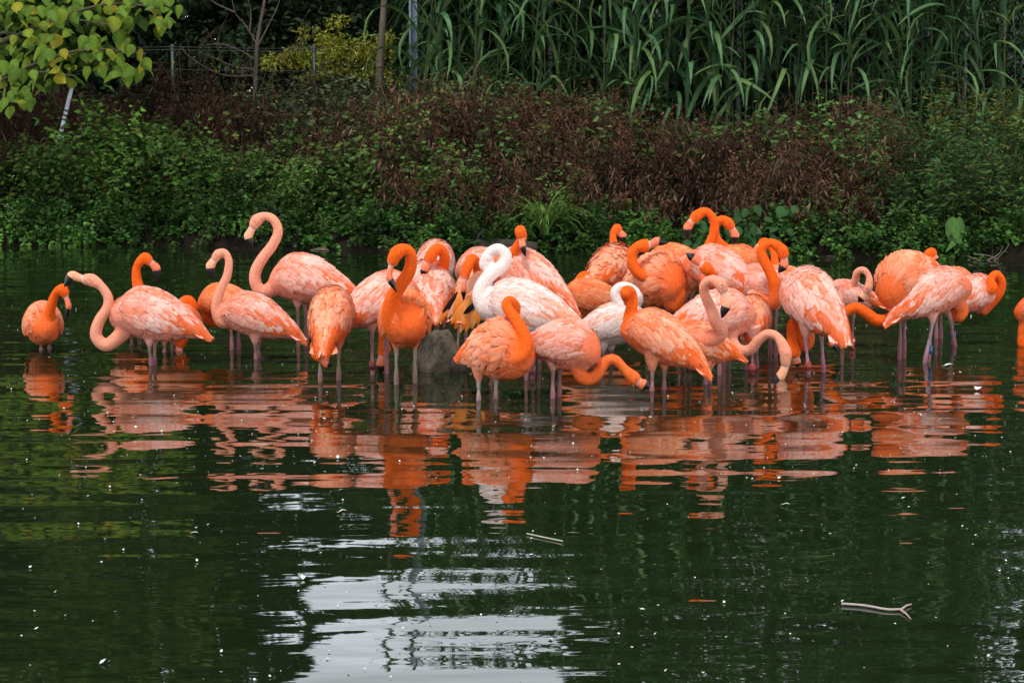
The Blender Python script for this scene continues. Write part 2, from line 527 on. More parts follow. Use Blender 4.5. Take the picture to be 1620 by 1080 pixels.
n = 330  # dark leafy backing added to close the sky gaps behind the left trees
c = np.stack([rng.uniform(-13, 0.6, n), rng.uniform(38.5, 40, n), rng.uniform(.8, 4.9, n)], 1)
tag(link('far_dark_backing', raw_mesh('far_dark_backing', *clump_cloud(c, rng.uniform(.6, 1.0, n), 110, .24, .17, (.014, .024, .01), amt=.5), M_leaf)),
    'nearly black leafy backing added far behind the left bank', kind='stuff')

# yellow-green shrub
t = empty('shrub', up(545, 190, 30.2), 'yellow-green shrub with feathery leaves between the dark trees and the pale weeds', 'shrub')
n = 52
cx = rng.normal(548, 42, n); cy = 100 - np.abs(rng.normal(0, 38, n)) * (1 - np.abs(cx - 548) / 170) + rng.uniform(-8, 30, n)
c = np.array([tuple(up(a, b_, 30.2 + rng.uniform(-.4, .4)) - t.location) for a, b_ in zip(cx, cy)])
o = link('foliage', raw_mesh('foliage', *clump_cloud(c, rng.uniform(.12, .26, n), 95, .075, .03, (.24, .25, .03), amt=.3, droop=.5, flat=.45), M_leaf), t); o['kind'] = 'stuff'
for k in range(7):
    e = c[rng.integers(n)]
    trunk('stem', [(0, 0, -.4), (e[0] * .4, 0, e[2] * .4), tuple(e)], .02, .006, t, (.08, .06, .04), 6)

# thin tree trunk in front of it, bare forked sapling, grey pole
t = empty('young_tree', up(598, 215, 28.3), 'young tree with a thin bare brown trunk left of the grey post', 'tree')
base = t.location.copy()
trunk('trunk', [tuple(up(a, b_, 28.3) - base) for a, b_ in ((597, 225), (599, 150), (602, 90), (606, 30), (610, -40), (609, -110), (606, -170))], .062, .03, t, (.12, .095, .07))
for (a0, b0, a1, b1) in ((608, -60, 560, -150), (608, -90, 660, -170), (607, -150, 600, -230)):
    trunk('branch', [tuple(up(a0, b0, 28.3) - base), tuple(up((a0 + a1) / 2, (b0 + b1) / 2 - 10, 28.3) - base), tuple(up(a1, b1, 28.3) - base)], .025, .008, t, (.12, .095, .07), 6)
c = np.array([tuple(up(a, b_, 28.3) - base) for a, b_ in ((560, -150), (660, -170), (600, -230), (585, -190), (640, -140), (540, -120))])
o = link('crown', raw_mesh('crown', *clump_cloud(c, np.full(len(c), .35), 150, .07, .05, (.05, .09, .02)), M_leaf), t); o['kind'] = 'stuff'

t = empty('bare_sapling', up(404, 140, 29), 'leafless forked sapling with grey-brown twigs in front of the dark trees', 'tree')
base = t.location.copy()
def q29(pts): return [tuple(up(a, b_, 29) - base) for a, b_ in pts]
trunk('trunk', q29(((403, 160), (405, 100), (408, 60), (415, 20), (424, -30), (430, -90))), .035, .014, t, (.13, .1, .085), 8)
for pts in (((406, 70), (388, 40), (372, 20), (366, -10)), ((407, 75), (425, 40), (440, 8), (448, -20)), ((395, 50), (397, 20), (392, 0)),
            ((404, 95), (380, 80), (350, 70), (320, 72)), ((404, 110), (370, 105), (330, 88)), ((372, 20), (340, 5), (322, -10)), ((404, 120), (350, 118), (300, 90), (285, 70))):
    trunk('branch', q29(pts), .014, .004, t, (.13, .1, .085), 6)
for _ in range(34):
    a_, b_ = rng.uniform(270, 440), rng.uniform(75, 160); dx, dy_ = rng.normal(0, 26), -rng.uniform(15, 60)
    trunk('twig', q29(((a_, b_), (a_ + dx * .4 + rng.normal(0, 5), b_ + dy_ * .5), (a_ + dx, b_ + dy_))), .006, .002, t, (.11, .07, .055), 5)

# ------------------------------------------------------------------ broad-leaved tree, top left
t = empty('broad_leaved_tree', (-8.6, 25.4, .4), 'tree with big heart-shaped yellow-green leaves overhanging the bank at top left', 'tree')
base = t.location.copy()
trunk('trunk', [(0, 0, -.4), (.1, 0, 1.2), (.0, .1, 3), (.2, 0, 6), (.1, .1, 9)], .2, .06, t, (.12, .1, .075))
ends = [up(a, b_, 24.6) for a, b_ in ((270, 15), (230, 85), (180, 40), (120, 120), (60, 60), (90, -20), (200, -60), (30, 150), (150, -140), (300, -110), (250, -260), (120, -350))]
for e in ends:
    e = e - base
    trunk('branch', [(.05, 0, 1.4 + e.z * .25), (e.x * .45, e.y * .4, e.z * .82), (e.x * .8, e.y * .8, e.z * 1.02), (e.x, e.y, e.z)], .035, .008, t, (.1, .085, .06), 6)

def heart_leaf(name, seed, bend):
    ang = [0, .5, 1.0, 1.5, 2.0, 2.5, 2.9]
    prof = [(0, .0), (-.06, .17), (.0, .36), (.18, .48), (.42, .46), (.68, .28), (.9, .09), (1.0, 0)]
    V = []; rows = len(prof)
    for x, w in prof:
        zc = -bend * x * x
        V += [(w, -x, zc - .28 * w), (0, -max(x, 0), zc), (-w, -x, zc - .28 * w)]
    F = []
    for i in range(rows - 1):
        for j in range(2):
            F.append((i * 3 + j, i * 3 + j + 1, i * 3 + j + 4, i * 3 + j + 3))
    V = np.array(V, float) + rng.normal(0, .006, (len(V), 3))
    return V, F

leafvars = []
for k in range(12):
    V, F = heart_leaf('leaf', k, rng.uniform(.1, .4))
    base_c = np.array([(.10, .17, .016), (.075, .135, .016), (.16, .20, .018), (.27, .24, .02)][[0, 0, 0, 1, 1, 1, 0, 2, 2, 2, 0, 3][k]])
    C = base_c * (1 + rng.uniform(-.12, .12, (len(V), 1)))
    C[1::3] *= 1.35
    leafvars.append(raw_mesh('leaf', V, F, C, M_leaf, False))


def in_crown(x, y):
    edge = np.interp(y, [-30, 15, 45, 60, 90, 115, 130, 175], [300, 285, 255, 200, 245, 225, 120, 25])
    low = np.interp(x, [0, 40, 70, 150, 200, 260, 290], [178, 165, 135, 135, 118, 110, 45])
    hole = (abs(x - 150) < 20 and abs(y - 118) < 6)
    return x < edge and y < low and not hole


cnt = 0; seeds = []
grid_ = [(a_ + rng.uniform(-12, 12), b_ + rng.uniform(-9, 9)) for a_ in range(-12, 300, 24) for b_ in range(-12, 172, 19)]
for x, y in grid_:
    if in_crown(x, y): seeds.append((x, y, 24.6 + rng.uniform(-.7, .9)))
while cnt < 300:
    sx, sy, sd = seeds[cnt % len(seeds)]
    x, y = rng.normal(sx, 17), rng.normal(sy, 12)
    if not in_crown(x, y) or y < -25: cnt += 0 if rng.random() < .98 else 1; continue
    o = bpy.data.objects.new('leaf', leafvars[int(rng.integers(12))])
    COL.objects.link(o); o.parent = t
    o.location = up(x, y, sd + rng.uniform(-.25, .25)) - base
    s = rng.uniform(.115, .20)
    o.scale = (s * rng.uniform(.75, .95), s, s)
    o.rotation_euler = (R(rng.uniform(18, 75)), R(rng.normal(0, 22)), R(rng.normal(0, 45)))
    cnt += 1
n = 60
c = np.stack([rng.uniform(-9.5, -3.6, n), rng.uniform(24.2, 28, n), rng.uniform(3.4, 8.6, n)], 1)
keep = (c[:, 2] > 3.2) & (c[:, 0] < -4.0)
o = link('upper_crown', raw_mesh('upper_crown', *clump_cloud(c[keep] - np.array(base), rng.uniform(.4, .9, keep.sum()), 130, .2, .16, (.09, .14, .025), amt=.35, droop=.8), M_leaf), t); o['kind'] = 'stuff'
q_ = [(rng.uniform(-60, 270), rng.uniform(-40, 140)) for _ in range(150)]
q_ = [p_ for p_ in q_ if in_crown(p_[0] + 25, p_[1] + 22)]; n = len(q_)
c = np.array([tuple(up(a_, b_, 25.9) - base) for a_, b_ in q_])
o = link('inner_foliage', raw_mesh('inner_foliage', *clump_cloud(c, rng.uniform(.12, .24, n), 16, .15, .12, (.07, .12, .02), droop=.9), M_leaf), t); o['kind'] = 'stuff'

# ------------------------------------------------------------------ giant reeds
def reed_curve(seed, H=4.6):
    a = seed * 2.4; b_ = .05 + .05 * (seed % 3)
    return lambda z: np.array([math.cos(a) * b_ * (z / H) ** 2 * H, math.sin(a) * b_ * (z / H) ** 2 * H, z])


stems = []
for k in range(6):
    cv = reed_curve(k); zs = np.linspace(-.1, 4.6, 16)
    V, Q = tube_arrays([cv(z) for z in zs], np.linspace(.014, .005, 16), 6)
    C = np.tile(np.array((.045, .07, .022) if k % 3 else (.09, .10, .035)), (len(V), 1)); C[::12] *= .6
    stems.append((cv, raw_mesh('stem', V, Q, C, M_reed, True)))
blades = []
for k in range(9):
    Lb = .88 + .09 * (k % 5); W = .043 + .008 * (k % 3); m_ = 9
    drop = .55 + .16 * (k % 6)
    V = []
    for i in range(m_):
        u = i / (m_ - 1)
        a = R(62) - R(150) * min(1, drop) * u ** 1.3
        if i == 0: p = np.zeros(2)
        else: p = p + np.array([math.cos(a), math.sin(a)]) * Lb / (m_ - 1)
        w = W * (math.sin(math.pi * min(1, .18 + .82 * u)) ** .7) * .5 if u < 1 else .001
        tw = .5 * math.sin(k * 1.7) * u
        V += [(p[0], -w * math.cos(tw), p[1] + w * .35 - w * math.sin(tw)), (p[0], 0, p[1]), (p[0], w * math.cos(tw), p[1] + w * .35 + w * math.sin(tw))]
    F = [(i * 3 + j, i * 3 + j + 1, i * 3 + j + 4, i * 3 + j + 3) for i in range(m_ - 1) for j in range(2)]
    bc = np.array([(.07, .145, .07), (.05, .115, .055), (.08, .165, .075), (.06, .13, .065), (.10, .18, .07), (.055, .135, .07), (.07, .15, .06), (.045, .11, .055), (.09, .14, .06)][k])
    C = bc * np.array((1.0, .97, .78)) * .92 * (1 + rng.uniform(-.06, .06, (len(V), 1))); C[1::3] *= 1.25
    blades.append(raw_mesh('leaf', V, F, C, M_reed, True))

n_front = 74
for i in range(n_front):
    x = 668 + (1655 - 668) * (i + rng.uniform(-.4, .4)) / n_front
    Y = 27.0 + rng.uniform(0, 1.5) - .0006 * (x - 660)
    X = xr(x, Y); z0 = float(ground_z(X, Y))
    t = empty('giant_reed', (X, Y, z0), 'tall green giant reed with arching leaves in front of the reed mass', 'reed', 'giant reeds behind the bank')
    t.rotation_euler = (R(rng.normal(0, 2.5)), R(rng.normal(0, 2.5)), rng.uniform(0, 6.28))
    cv, sm = stems[i % 6]
    link('stem', sm, t)
    z = rng.uniform(.35, .6); az = rng.uniform(0, 3.14)
    while z < 4.5:
        o = link('leaf', blades[int(rng.integers(9))], t, cv(z))
        sc = rng.uniform(.8, 1.5) * (1 if z < 3.6 else .8)
        o.scale = (sc, sc, sc)
        o.rotation_euler = (R(rng.normal(0, 14)), R(rng.normal(0, 20)), az)
        az += math.pi + rng.normal(0, .45); z += rng.uniform(.09, .2)

# the mass of reeds behind them
parts = []
n = 230
X = xr(rng.uniform(665, 1720, n), 29.5); Y = 28.4 + rng.uniform(0, 2.4, n)
P0 = np.stack([X, Y, ground_z(X, Y)], 1); Hh = rng.uniform(3.4, 4.7, n)
P1 = P0 + np.stack([rng.normal(0, .2, n), rng.normal(0, .2, n), Hh], 1)
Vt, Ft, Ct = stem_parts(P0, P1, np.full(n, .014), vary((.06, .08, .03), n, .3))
parts.append((Vt, Ft, Ct))
k = np.repeat(np.arange(n), 50); t_ = rng.uniform(.05, 1, len(k))
Pb = P0[k] + (P1 - P0)[k] * t_[:, None]
A0 = rand_dirs(len(k), .2, .6)
Lb = rng.uniform(.35, .6, len(k))
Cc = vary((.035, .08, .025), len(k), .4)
P2 = Pb + A0 * Lb[:, None]
# two joined leaf halves: rising, then hanging
S = unit(np.cross(A0, np.array([0, 0, 1.])))
W = .026
A1 = unit(A0 * np.array([1, 1, 0]) * .8 + np.array([0, 0, -1]))
Ptip = P2 + A1 * (Lb * .95)[:, None]
Vb = np.stack([Pb - S * W * .5, Pb + S * W * .5, P2 - S * W, P2 + S * W, Ptip], 1).reshape(-1, 3)
kk = np.arange(len(k))[:, None, None] * 5
Fb = (kk + np.array([[0, 1, 3], [0, 3, 2], [2, 3, 4]])[None]).reshape(-1, 3)
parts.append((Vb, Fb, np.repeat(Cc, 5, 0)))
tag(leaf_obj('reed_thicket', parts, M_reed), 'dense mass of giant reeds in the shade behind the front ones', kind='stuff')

# ------------------------------------------------------------------ things on and behind the bank
def box(acc, c, s, col, rz=0.):
    c = np.array(c, float); h = np.array(s, float) / 2
    sg = np.array([(-1, -1, -1), (1, -1, -1), (1, 1, -1), (-1, 1, -1), (-1, -1, 1), (1, -1, 1), (1, 1, 1), (-1, 1, 1)], float)
    V = sg * h
    if rz: V = V @ np.array([[math.cos(rz), math.sin(rz), 0], [-math.sin(rz), math.cos(rz), 0], [0, 0, 1]])
    acc.add(V + c, [(0, 3, 2, 1), (4, 5, 6, 7), (0, 1, 5, 4), (1, 2, 6, 5), (2, 3, 7, 6), (3, 0, 4, 7)], col)


# steel post with two flanges
Y = 28.6; t = empty('steel_post', (xr(656, Y), Y, 1.1), 'blue-grey steel post standing at the left end of the reeds', 'post')
a_ = Acc(); box(a_, (0, 0, 2.2), (.05, .10, 4.6), (.26, .32, .40)); link('web', a_.mesh('web', M_metal, False), t)
for s in (-1, 1):
    a_ = Acc(); box(a_, (s * .0425, -.02, 2.2), (.032, .16, 4.6), (.32, .39, .47)); link('flange', a_.mesh('flange', M_metal, False), t)

# wire fence at left: posts and strands
t = empty('wire_fence', (xr(278, 29.6), 29.6, 1.1), 'wire fence with thin dark green posts in front of the dark trees', 'fence')
for xx in (-20, 278, 500):
    a_ = Acc(); box(a_, (xr(xx, 29.6) - xr(278, 29.6), 0, .62), (.05, .05, 1.7), (.012, .03, .022)); link('post', a_.mesh('post', M_metal, False), t)
for z in (.35, .75, 1.1, 1.38, 1.42):
    Vx = [(xr(xx, 29.6) - xr(278, 29.6), -.028, z + .012 * math.sin(xx)) for xx in (-60, 40, 130, 278, 400, 520)]
    tube_obj('wire', Vx, [.0025] * 6, M_metal, t, 5, (.07, .075, .08))

# mesh fence and grey wall behind the reeds
t = empty('wall', (xr(1160, 32.2), 32.2, 1.1), 'pale grey wall glimpsed between the reed stems', 'wall')
for i in range(9):
    a_ = Acc(); box(a_, (-3.6 + i * 1.3, 0, 1.3), (1.285, .12, 3.0), (.08 + .01 * (i % 3), .085, .09)); link('panel', a_.mesh('panel', M_rock if False else M_metal, False), t)
t = empty('mesh_fence', (xr(1160, 28.35), 28.35, 1.1), 'grey steel mesh fence half hidden among the reeds', 'fence')
for xx in (870, 1165, 1520):
    a_ = Acc(); box(a_, (xr(xx, 28.35) - xr(1160, 28.35), 0, 1.0), (.06, .06, 2.6), (.16, .17, .17)); link('post', a_.mesh('post', M_metal, False), t)
a_ = Acc()
for i in range(110):
    a_.add(*[(lambda V, Q: (V, Q))(*tube_arrays([(-2.6 + i * .055, 0, -.1), (-2.6 + i * .055, 0, 2.1)], [.0025, .0025], 3))][0], (.13, .14, .14))
for k in range(12):
    V_, Q_ = tube_arrays([(-2.6, .006, k * .19), (3.4, .006, k * .19)], [.003, .003], 3); a_.add(V_, Q_, (.13, .14, .14))
o = link('wire_mesh', a_.mesh('wire_mesh', M_metal), t); o['kind'] = 'stuff'

# leaning silver pole with peeling bands
p0, p1 = up(88, 245, 25.9), up(114, 137, 25.9)
t = empty('leaning_pole', p0, 'thin silvery pole leaning out of the brown weeds at left', 'pole')
S = [tuple((p1 - p0) * k) for k in np.linspace(-.25, 1, 10)]
tube_obj('shaft', S, [.026] * 9 + [.024], M_metal, t, 8, (.5, .55, .6))
for k in (.12, .2, .31, .38, .5, .56, .63):
    c0, c1 = (p1 - p0) * k, (p1 - p0) * (k + .035)
    tube_obj('dark_band', [tuple(c0), tuple(c1)], [.028, .028], M_metal, t, 8, (.07, .05, .04))

# small yellow sign
pz = up(985, 323, 24.0)
t = empty('sign', (pz.x, pz.y, .2), 'small ochre yellow sign plate half hidden in the weeds above the far flamingos', 'sign')
a_ = Acc(); box(a_, (0, 0, pz.z - .2), (.22, .012, .13), (.30, .20, .04), .1); link('plate', a_.mesh('plate', M_metal, False), t)
a_ = Acc()
for (sx, sz, w, h) in ((-.06, .025, .05, .012), (.01, .025, .03, .012), (.055, .022, .03, .012), (-.045, -.015, .03, .03), (.03, -.018, .055, .012), (.0, -.04, .09, .01)):
    box(a_, (sx, -.012 + sx * .1, pz.z - .2 + sz), (w, .004, h), (.05, .035, .012), .1)
link('lettering', a_.mesh('lettering', M_metal, False), t)
a_ = Acc(); box(a_, (0, .03, (pz.z - .2) / 2 - .1), (.03, .03, pz.z + .0), (.06, .045, .03)); link('stake', a_.mesh('stake', M_bark, False), t)

# grass tussock with arching blades
def tussock(px, py, D, n, Lm, col, label):
    c = up(px, py, D); c.z = max(.1, float(ground_z(c.x, c.y)))
    t = empty('grass_tussock', c, label, 'grass')
    for k in range(n):
        a = rng.uniform(0, 6.28); Lb = Lm * rng.uniform(.6, 1.1); m_ = 7; e0 = R(rng.uniform(62, 88)); V = []
        p = np.array([0., 0.]); e = e0
        for i in range(m_):
            w = .012 * (1 - (i / (m_ - 1)) ** 2) + .0006
            ca, sa = math.cos(a), math.sin(a)
            V += [(ca * p[0] - sa * w, sa * p[0] + ca * w, p[1]), (ca * p[0] + sa * w, sa * p[0] - ca * w, p[1])]
            p = p + np.array([math.cos(e), math.sin(e)]) * Lb / (m_ - 1); e -= R(rng.uniform(12, 26))
        F = [(i * 2, i * 2 + 1, i * 2 + 3, i * 2 + 2) for i in range(m_ - 1)]
        link('blade', raw_mesh('blade', V, F, np.tile(vary(col, 1, .3), (len(V), 1)), M_leaf, True), t)
tussock(862, 392, 23.8, 130, .95, (.16, .27, .06), 'tuft of long arching grass blades on the bank behind the flamingos')
tussock(775, 394, 23.5, 24, .34, (.05, .10, .02), 'small tuft of grass on the bank above the log')

# big dock leaf plant
c = up(1510, 408, 22.45); c.z = .0
t = empty('dock_plant', c, 'plant with one very large upright green leaf at the right bank', 'plant')
V, F = heart_leaf('leaf', 1, .18)
for (s, rx, rz, wx, dz) in ((.37, 80, 6, .62, .45), (.25, 50, 60, .7, .30), (.22, 45, -70, .7, .26)):
    C = np.tile(np.array((.065, .14, .03)), (len(V), 1)) * (1 + rng.uniform(-.08, .08, (len(V), 1))); C[1::3] *= 1.5
    o = link('leaf', raw_mesh('leaf', V * np.array([1, 1, 1]), F, C, M_leaf, False), t, (0, -.05, dz))
    o.scale = (s * wx, s, s); o.rotation_euler = (R(rx), 0, R(rz))
    tube_obj('stalk', [(0, 0, 0), (0, -.03, dz * .6), (0, -.05, dz)], [.008, .007, .005], M_leaf, t, 6, (.08, .12, .04))

# broad leafed creeper by the dark bank centre-right: a few large leaves each picked out
t = empty('broad_leaf_creeper', up(1190, 395, 23.0), 'creeper with broad dark green leaves at the water edge behind the crossed necks', 'plant')
for k in range(70):
    x, y = rng.normal(1195, 48), rng.uniform(322, 400)
    o = link('leaf', leafvars[3 + int(rng.integers(3))], t, up(x, y, 22.75 + rng.uniform(-.1, .3)) - t.location)
    s = rng.uniform(.09, .15); o.scale = (s * .8, s, s); o.rotation_euler = (R(rng.uniform(20, 70)), R(rng.normal(0, 25)), R(rng.normal(0, 50)))

dark_leaves = []
for k in range(4):
    V, F = heart_leaf('leaf', k, rng.uniform(.1, .4))
    C = np.array((.035, .095, .025)) * (1 + rng.uniform(-.3, .3)) * (1 + rng.uniform(-.12, .12, (len(V), 1)))
    dark_leaves.append(raw_mesh('leaf', V, F, C, M_leaf, False))
for i, o in enumerate(c_ for c_ in scene.objects if c_.parent == t): o.data = dark_leaves[i % 4]

# rocks
def rock(name, px, yw, sx, sy, sz, label, cat='rock', seed=0, rot=0., mat=M_rock, shear=0., taper=0.):
    D = dist(yw); X = (px - 810) / FPX * D
    bm = bmesh.new(); bmesh.ops.create_icosphere(bm, subdivisions=4, radius=1)
    r2 = np.random.default_rng(seed); pl = [(Vector(r2.normal(0, 1, 3)).normalized(), r2.uniform(.5, .8)) for _ in range(16)]
    for v in bm.verts:
        for nrm, dd in pl:
            e = v.co.dot(nrm) - dd
            if e > 0: v.co -= nrm * e * .97
        v.co += v.co.normalized() * (.07 * mnoise.noise(v.co * 2.2 + Vector((seed, 0, 0))) + .035 * mnoise.noise(v.co * 6 + Vector((seed, 5, 0))))
        tp = 1 - taper * max(0, v.co.z); v.co = Vector(((v.co.x * tp - shear * v.co.z) * sx, v.co.y * tp * sy, v.co.z * sz))
    me = bpy.data.meshes.new(name); bm.to_mesh(me); bm.free(); me.materials.append(mat)
    me.polygons.foreach_set('use_smooth', np.ones(len(me.polygons), bool))
    o = link(name, me, None, (X, D, sz * .12)); o.rotation_euler = (0, R(rot), R(seed * 40))
    return tag(o, label, cat)


rock('rock', 686, 584, .25, .20, .30, 'big brown-grey boulder standing in the water among the flamingos', seed=3, rot=0, shear=.28, taper=.6)
rock('rock', 712, 588, .055, .06, .05, 'small dark wet stone at the right foot of the boulder', seed=5)
for i, (px, yy, s, lb) in enumerate(((655, 398, .13, 'dark flat stone at the water edge left of the log'), (930, 398, .14, 'dark stone at the water edge below the bright green herbs'),
                                     (505, 396, .1, 'dark stone at the water edge behind the tall pale flamingo'), (1325, 408, .13, 'dark stone at the water edge above the preening brownish flamingo'))):
    rock('rock', px, yy, s * 1.4, s * .7, s * .45, lb, seed=11 + i)
# log
p0 = up(712, 394, 23.55); t = empty('log', p0, 'dark rotting log lying along the water edge at the centre of the bank', 'log')
tube_obj('bark', [(-.3, 0, .0), (0, .02, .03), (.35, 0, .05), (.75, .03, .04), (1.0, .05, .02)], [.05, .07, .075, .07, .06], M_bark, t, 10, (.05, .043, .033))
tube_obj('branch_stub', [(.3, 0, .08), (.34, -.05, .17), (.4, -.08, .22)], [.025, .02, .012], M_bark, t, 7, (.05, .043, .033))
# bare twigs over the water, right bank
t = empty('fallen_branch', up(1545, 408, 22.4), 'thin bare branch arching over the water at the right bank', 'branch')
def q22(pts): return [tuple(up(a, b_, 22.3) - t.location) for a, b_ in pts]
for pts in (((1530, 405), (1548, 411), (1572, 412), (1590, 396), (1597, 385)), ((1560, 413), (1580, 402), (1586, 390)), ((1540, 402), (1562, 404), (1580, 411)), ((1572, 412), (1580, 425))):
    tube_obj('twig', spline(q22(pts), 4), np.linspace(.008, .003, 4 * (len(pts) - 1) + 1), M_bark, t, 5, (.16, .14, .10))

# ------------------------------------------------------------------ flamingos
XT = np.array([0, .02, .08, .19, .35, .52, .65, .79, .90, 1.0])
HT = np.array([.012, .048, .098, .142, .165, .152, .122, .076, .045, .014])
WT = np.array([.012, .044, .088, .122, .135, .124, .10, .062, .040, .014])
CT = np.array([-.02, -.02, -.005, .010, .006, -.006, -.024, -.045, -.075, -.115])
LEN = .635


def smooth_interp(t, y):
    i = np.clip(np.searchsorted(XT, t) - 1, 0, len(XT) - 2)
    d = np.gradient(y, XT); h = XT[i + 1] - XT[i]; s = np.clip((t - XT[i]) / h, 0, 1)
    return (2 * s**3 - 3 * s**2 + 1) * y[i] + (s**3 - 2 * s**2 + s) * h * d[i] + (-2 * s**3 + 3 * s**2) * y[i + 1] + (s**3 - s**2) * h * d[i + 1]


def S_(t, th, off, puff=1.):
    t = np.asarray(t, float); th = np.asarray(th, float)
    tc_ = np.clip(t, 0, 1)
    H = smooth_interp(tc_, HT) * puff; W = smooth_interp(tc_, WT) * puff; C = smooth_interp(tc_, CT)
    ex = np.clip(t - 1, 0, 1) * LEN
    x = LEN / 2 - LEN * t; z = C - ex * .55
    # back a little flatter than belly
    y_ = np.sin(th) * (W + off); zz = np.cos(th) * (H + off)
    return np.stack(np.broadcast_arrays(x, y_, z + zz), -1)


GR = np.array((1.0, .86, .82))
PAL = {
    'orange': dict(neck=(.84, .135, .016), body=(.78, .16, .04), pale=(.86, .33, .16), acc=(.84, .13, .015)),
    'coral': dict(neck=(.82, .17, .04), body=(.78, .19, .07), pale=(.87, .41, .26), acc=(.84, .14, .018)),
    'pink': dict(neck=(.80, .36, .245), body=(.76, .25, .16), pale=(.87, .56, .48), acc=(.84, .15, .025)),
    'white': dict(neck=(.82, .67, .62), body=(.80, .62, .58), pale=(.87, .71, .67), acc=(.84, .27, .12)),
}
PAL = {k: {q: tuple(np.array(c) * (GR if k != 'white' and q != 'pale' else 1)) for q, c in v.items()} for k, v in PAL.items()}
GREY_LEG = (.31, .165, .165)


def mixc(a, b_, f): return np.array(a) * (1 - f) + np.array(b_) * f


def flamingo(yw, cx, cy, yaw, neck, head, bill, label, npal='orange', bpal='coral', pitch=0., sc=1., puff=.9, legs=(), hd=None,
             nz=-.02, dyo=None, bands=(), fluff=0., nr=1., rumple=0., leg_col=GREY_LEG, extra=None, bodymix=1., billd=0., knee=.12):
    D = dist(yw)
    root_p = Vector(((cx - 810) / FPX * D, D, -.38))
    root = empty('flamingo', root_p, label, 'flamingo', 'flamingos wading in the pond')
    ctr = up(cx, cy, D) - root_p
    s_px = FPX / D
    ya = R(yaw)
    fwd = np.array([math.cos(ya), math.sin(ya), 0]); side = np.array([-math.sin(ya), math.cos(ya), 0])
    # pitch > 0: rear lower
    pc, ps = math.cos(R(pitch)), math.sin(R(pitch))
    fx = fwd * pc + np.array([0, 0, ps]); uz = np.array([0, 0, pc]) - fwd * ps
    M = np.stack([fx, side, uz], 1) * sc
    c0 = np.array(ctr) - np.array([0, 0, .012 if puff < .95 else 0])
    def W_(p): return np.asarray(p) @ M.T + c0
    P = PAL[npal]; B = PAL[bpal]
    # ---------- torso
    acc = Acc()
    ts = np.concatenate([np.linspace(0, .1, 5), np.linspace(.15, 1, 18)]); th = np.linspace(-np.pi, np.pi, 24, endpoint=False)
    TT, HH = np.meshgrid(ts, th, indexing='ij')
    V = W_(S_(TT, HH, 0, puff)).reshape(-1, 3)
    m_, n_ = TT.shape
    i, j = np.meshgrid(np.arange(m_ - 1), np.arange(n_), indexing='ij')
    a = i * n_ + j; b_ = i * n_ + (j + 1) % n_
    Q = np.stack([a, b_, b_ + n_, a + n_], -1).reshape(-1, 4)
    cap = lambda o_, rev: [tuple(o_ + k for k in (range(n_) if rev else range(n_ - 1, -1, -1)))]
    f_front = np.clip(1 - TT / .3, 0, 1).ravel()[:, None]
    under = np.clip(np.abs(HH) / np.pi * 2 - 1, 0, 1).ravel()[:, None]
    Ct = np.array(B['body']) * (1 - f_front) + mixc(B['body'], P['neck'], .6) * f_front
    Ct = Ct * (1 - .35 * under) + mixc(B['body'], B['pale'], .3) * .35 * under
    srcV, srcC = [V], [Ct]
    bm = bmesh.new()
    def shell(V, Q, n_):
        vs = [bm.verts.new(v) for v in V]
        for q in Q: bm.faces.new([vs[k] for k in q])
        bm.faces.new(vs[:n_]); bm.faces.new(vs[-n_:][::-1])
    shell(V, Q, n_)
    # ---------- neck and head
    anc = W_(np.array([.19 * 1, 0, nz - .01])); inner = W_(np.array([.05, 0, nz]))
    dy0 = anc[1] - c0[1]
    hdv = dy0 if hd is None else hd
    pts = []
    full = list(neck) + [head]
    for k, q in enumerate(full):
        f = (k + 1) / len(full)
        dy = q[2] if len(q) > 2 else (dy0 if k == 0 else dy0 + (hdv - dy0) * f)
        if len(q) == 2 and k == 0: dy = dy0 * .95 + (hdv - dy0) * f
        pts.append(np.array(up(q[0], q[1], D + dy) - root_p))
    hc = pts[-1]
    bl = []
    for k, q in enumerate(bill):
        dy = q[2] if len(q) > 2 else hdv + billd * (k + 1) / len(bill)
        if k == 0 and len(q) == 2: dy = (full[-1][2] if len(full[-1]) > 2 else hdv)
        bl.append(np.array(up(q[0], q[1], D + dy) - root_p))
    allp = [inner, anc] + pts[:-1] + [hc, mixc(hc, bl[0], .75), bl[0]]
    k_ = 6
    sp = spline(allp, k_)
    nn = len(pts) - 1
    key = [.10, .075] + list(np.linspace(.045, .029, nn) if nn else []) + [.043, .035, .023]
    key = np.array(key) * nr; key[0] /= nr; key[1] /= nr
    if nn >= 1: key[2] = .05 if nn > 2 else .04
    rad = np.interp(np.arange(len(sp)) / k_, np.arange(len(key)), key) * (sc * .5 + .5)
    fr = np.arange(len(sp)) / k_
    bd = bl[-1] - hc
    lat = np.cross(unit(bd[None])[0], (0, 0, 1.))
    if np.linalg.norm(lat) < .25: lat = np.array([0, 1., 0]) if abs(math.sin(ya)) < .6 else np.array([1., 0, 0])
    lat = unit(lat[None])[0]
    sq = [(lat, .82) if f > 1 + nn + .5 else None for f in fr]
    Vn, Qn = tube_arrays(sp, rad, 12, sq)
    shell(Vn, Qn, 12)
    ang_c = np.repeat(fr, 12)
    neckc = np.array(P['neck']); lowc = mixc(P['neck'], B['body'], .55)
    cc = np.array([lowc if f < 1.2 else mixc(lowc, neckc, min(1, (f - 1.2) / 2.0)) for f in fr])
    face = mixc(P['neck'], (.82, .66, .58), .75)
    for q in range(len(fr)):
        if fr[q] > len(key) - 1.7: cc[q] = mixc(cc[q], face, min(1, (fr[q] - len(key) + 1.7) * 2.0))
    srcV.append(Vn); srcC.append(np.repeat(cc, 12, 0))
    # ---------- legs (same continuous body)
    if not legs: legs = ((cx - 4, cx - 4), (cx + 5, cx + 6))
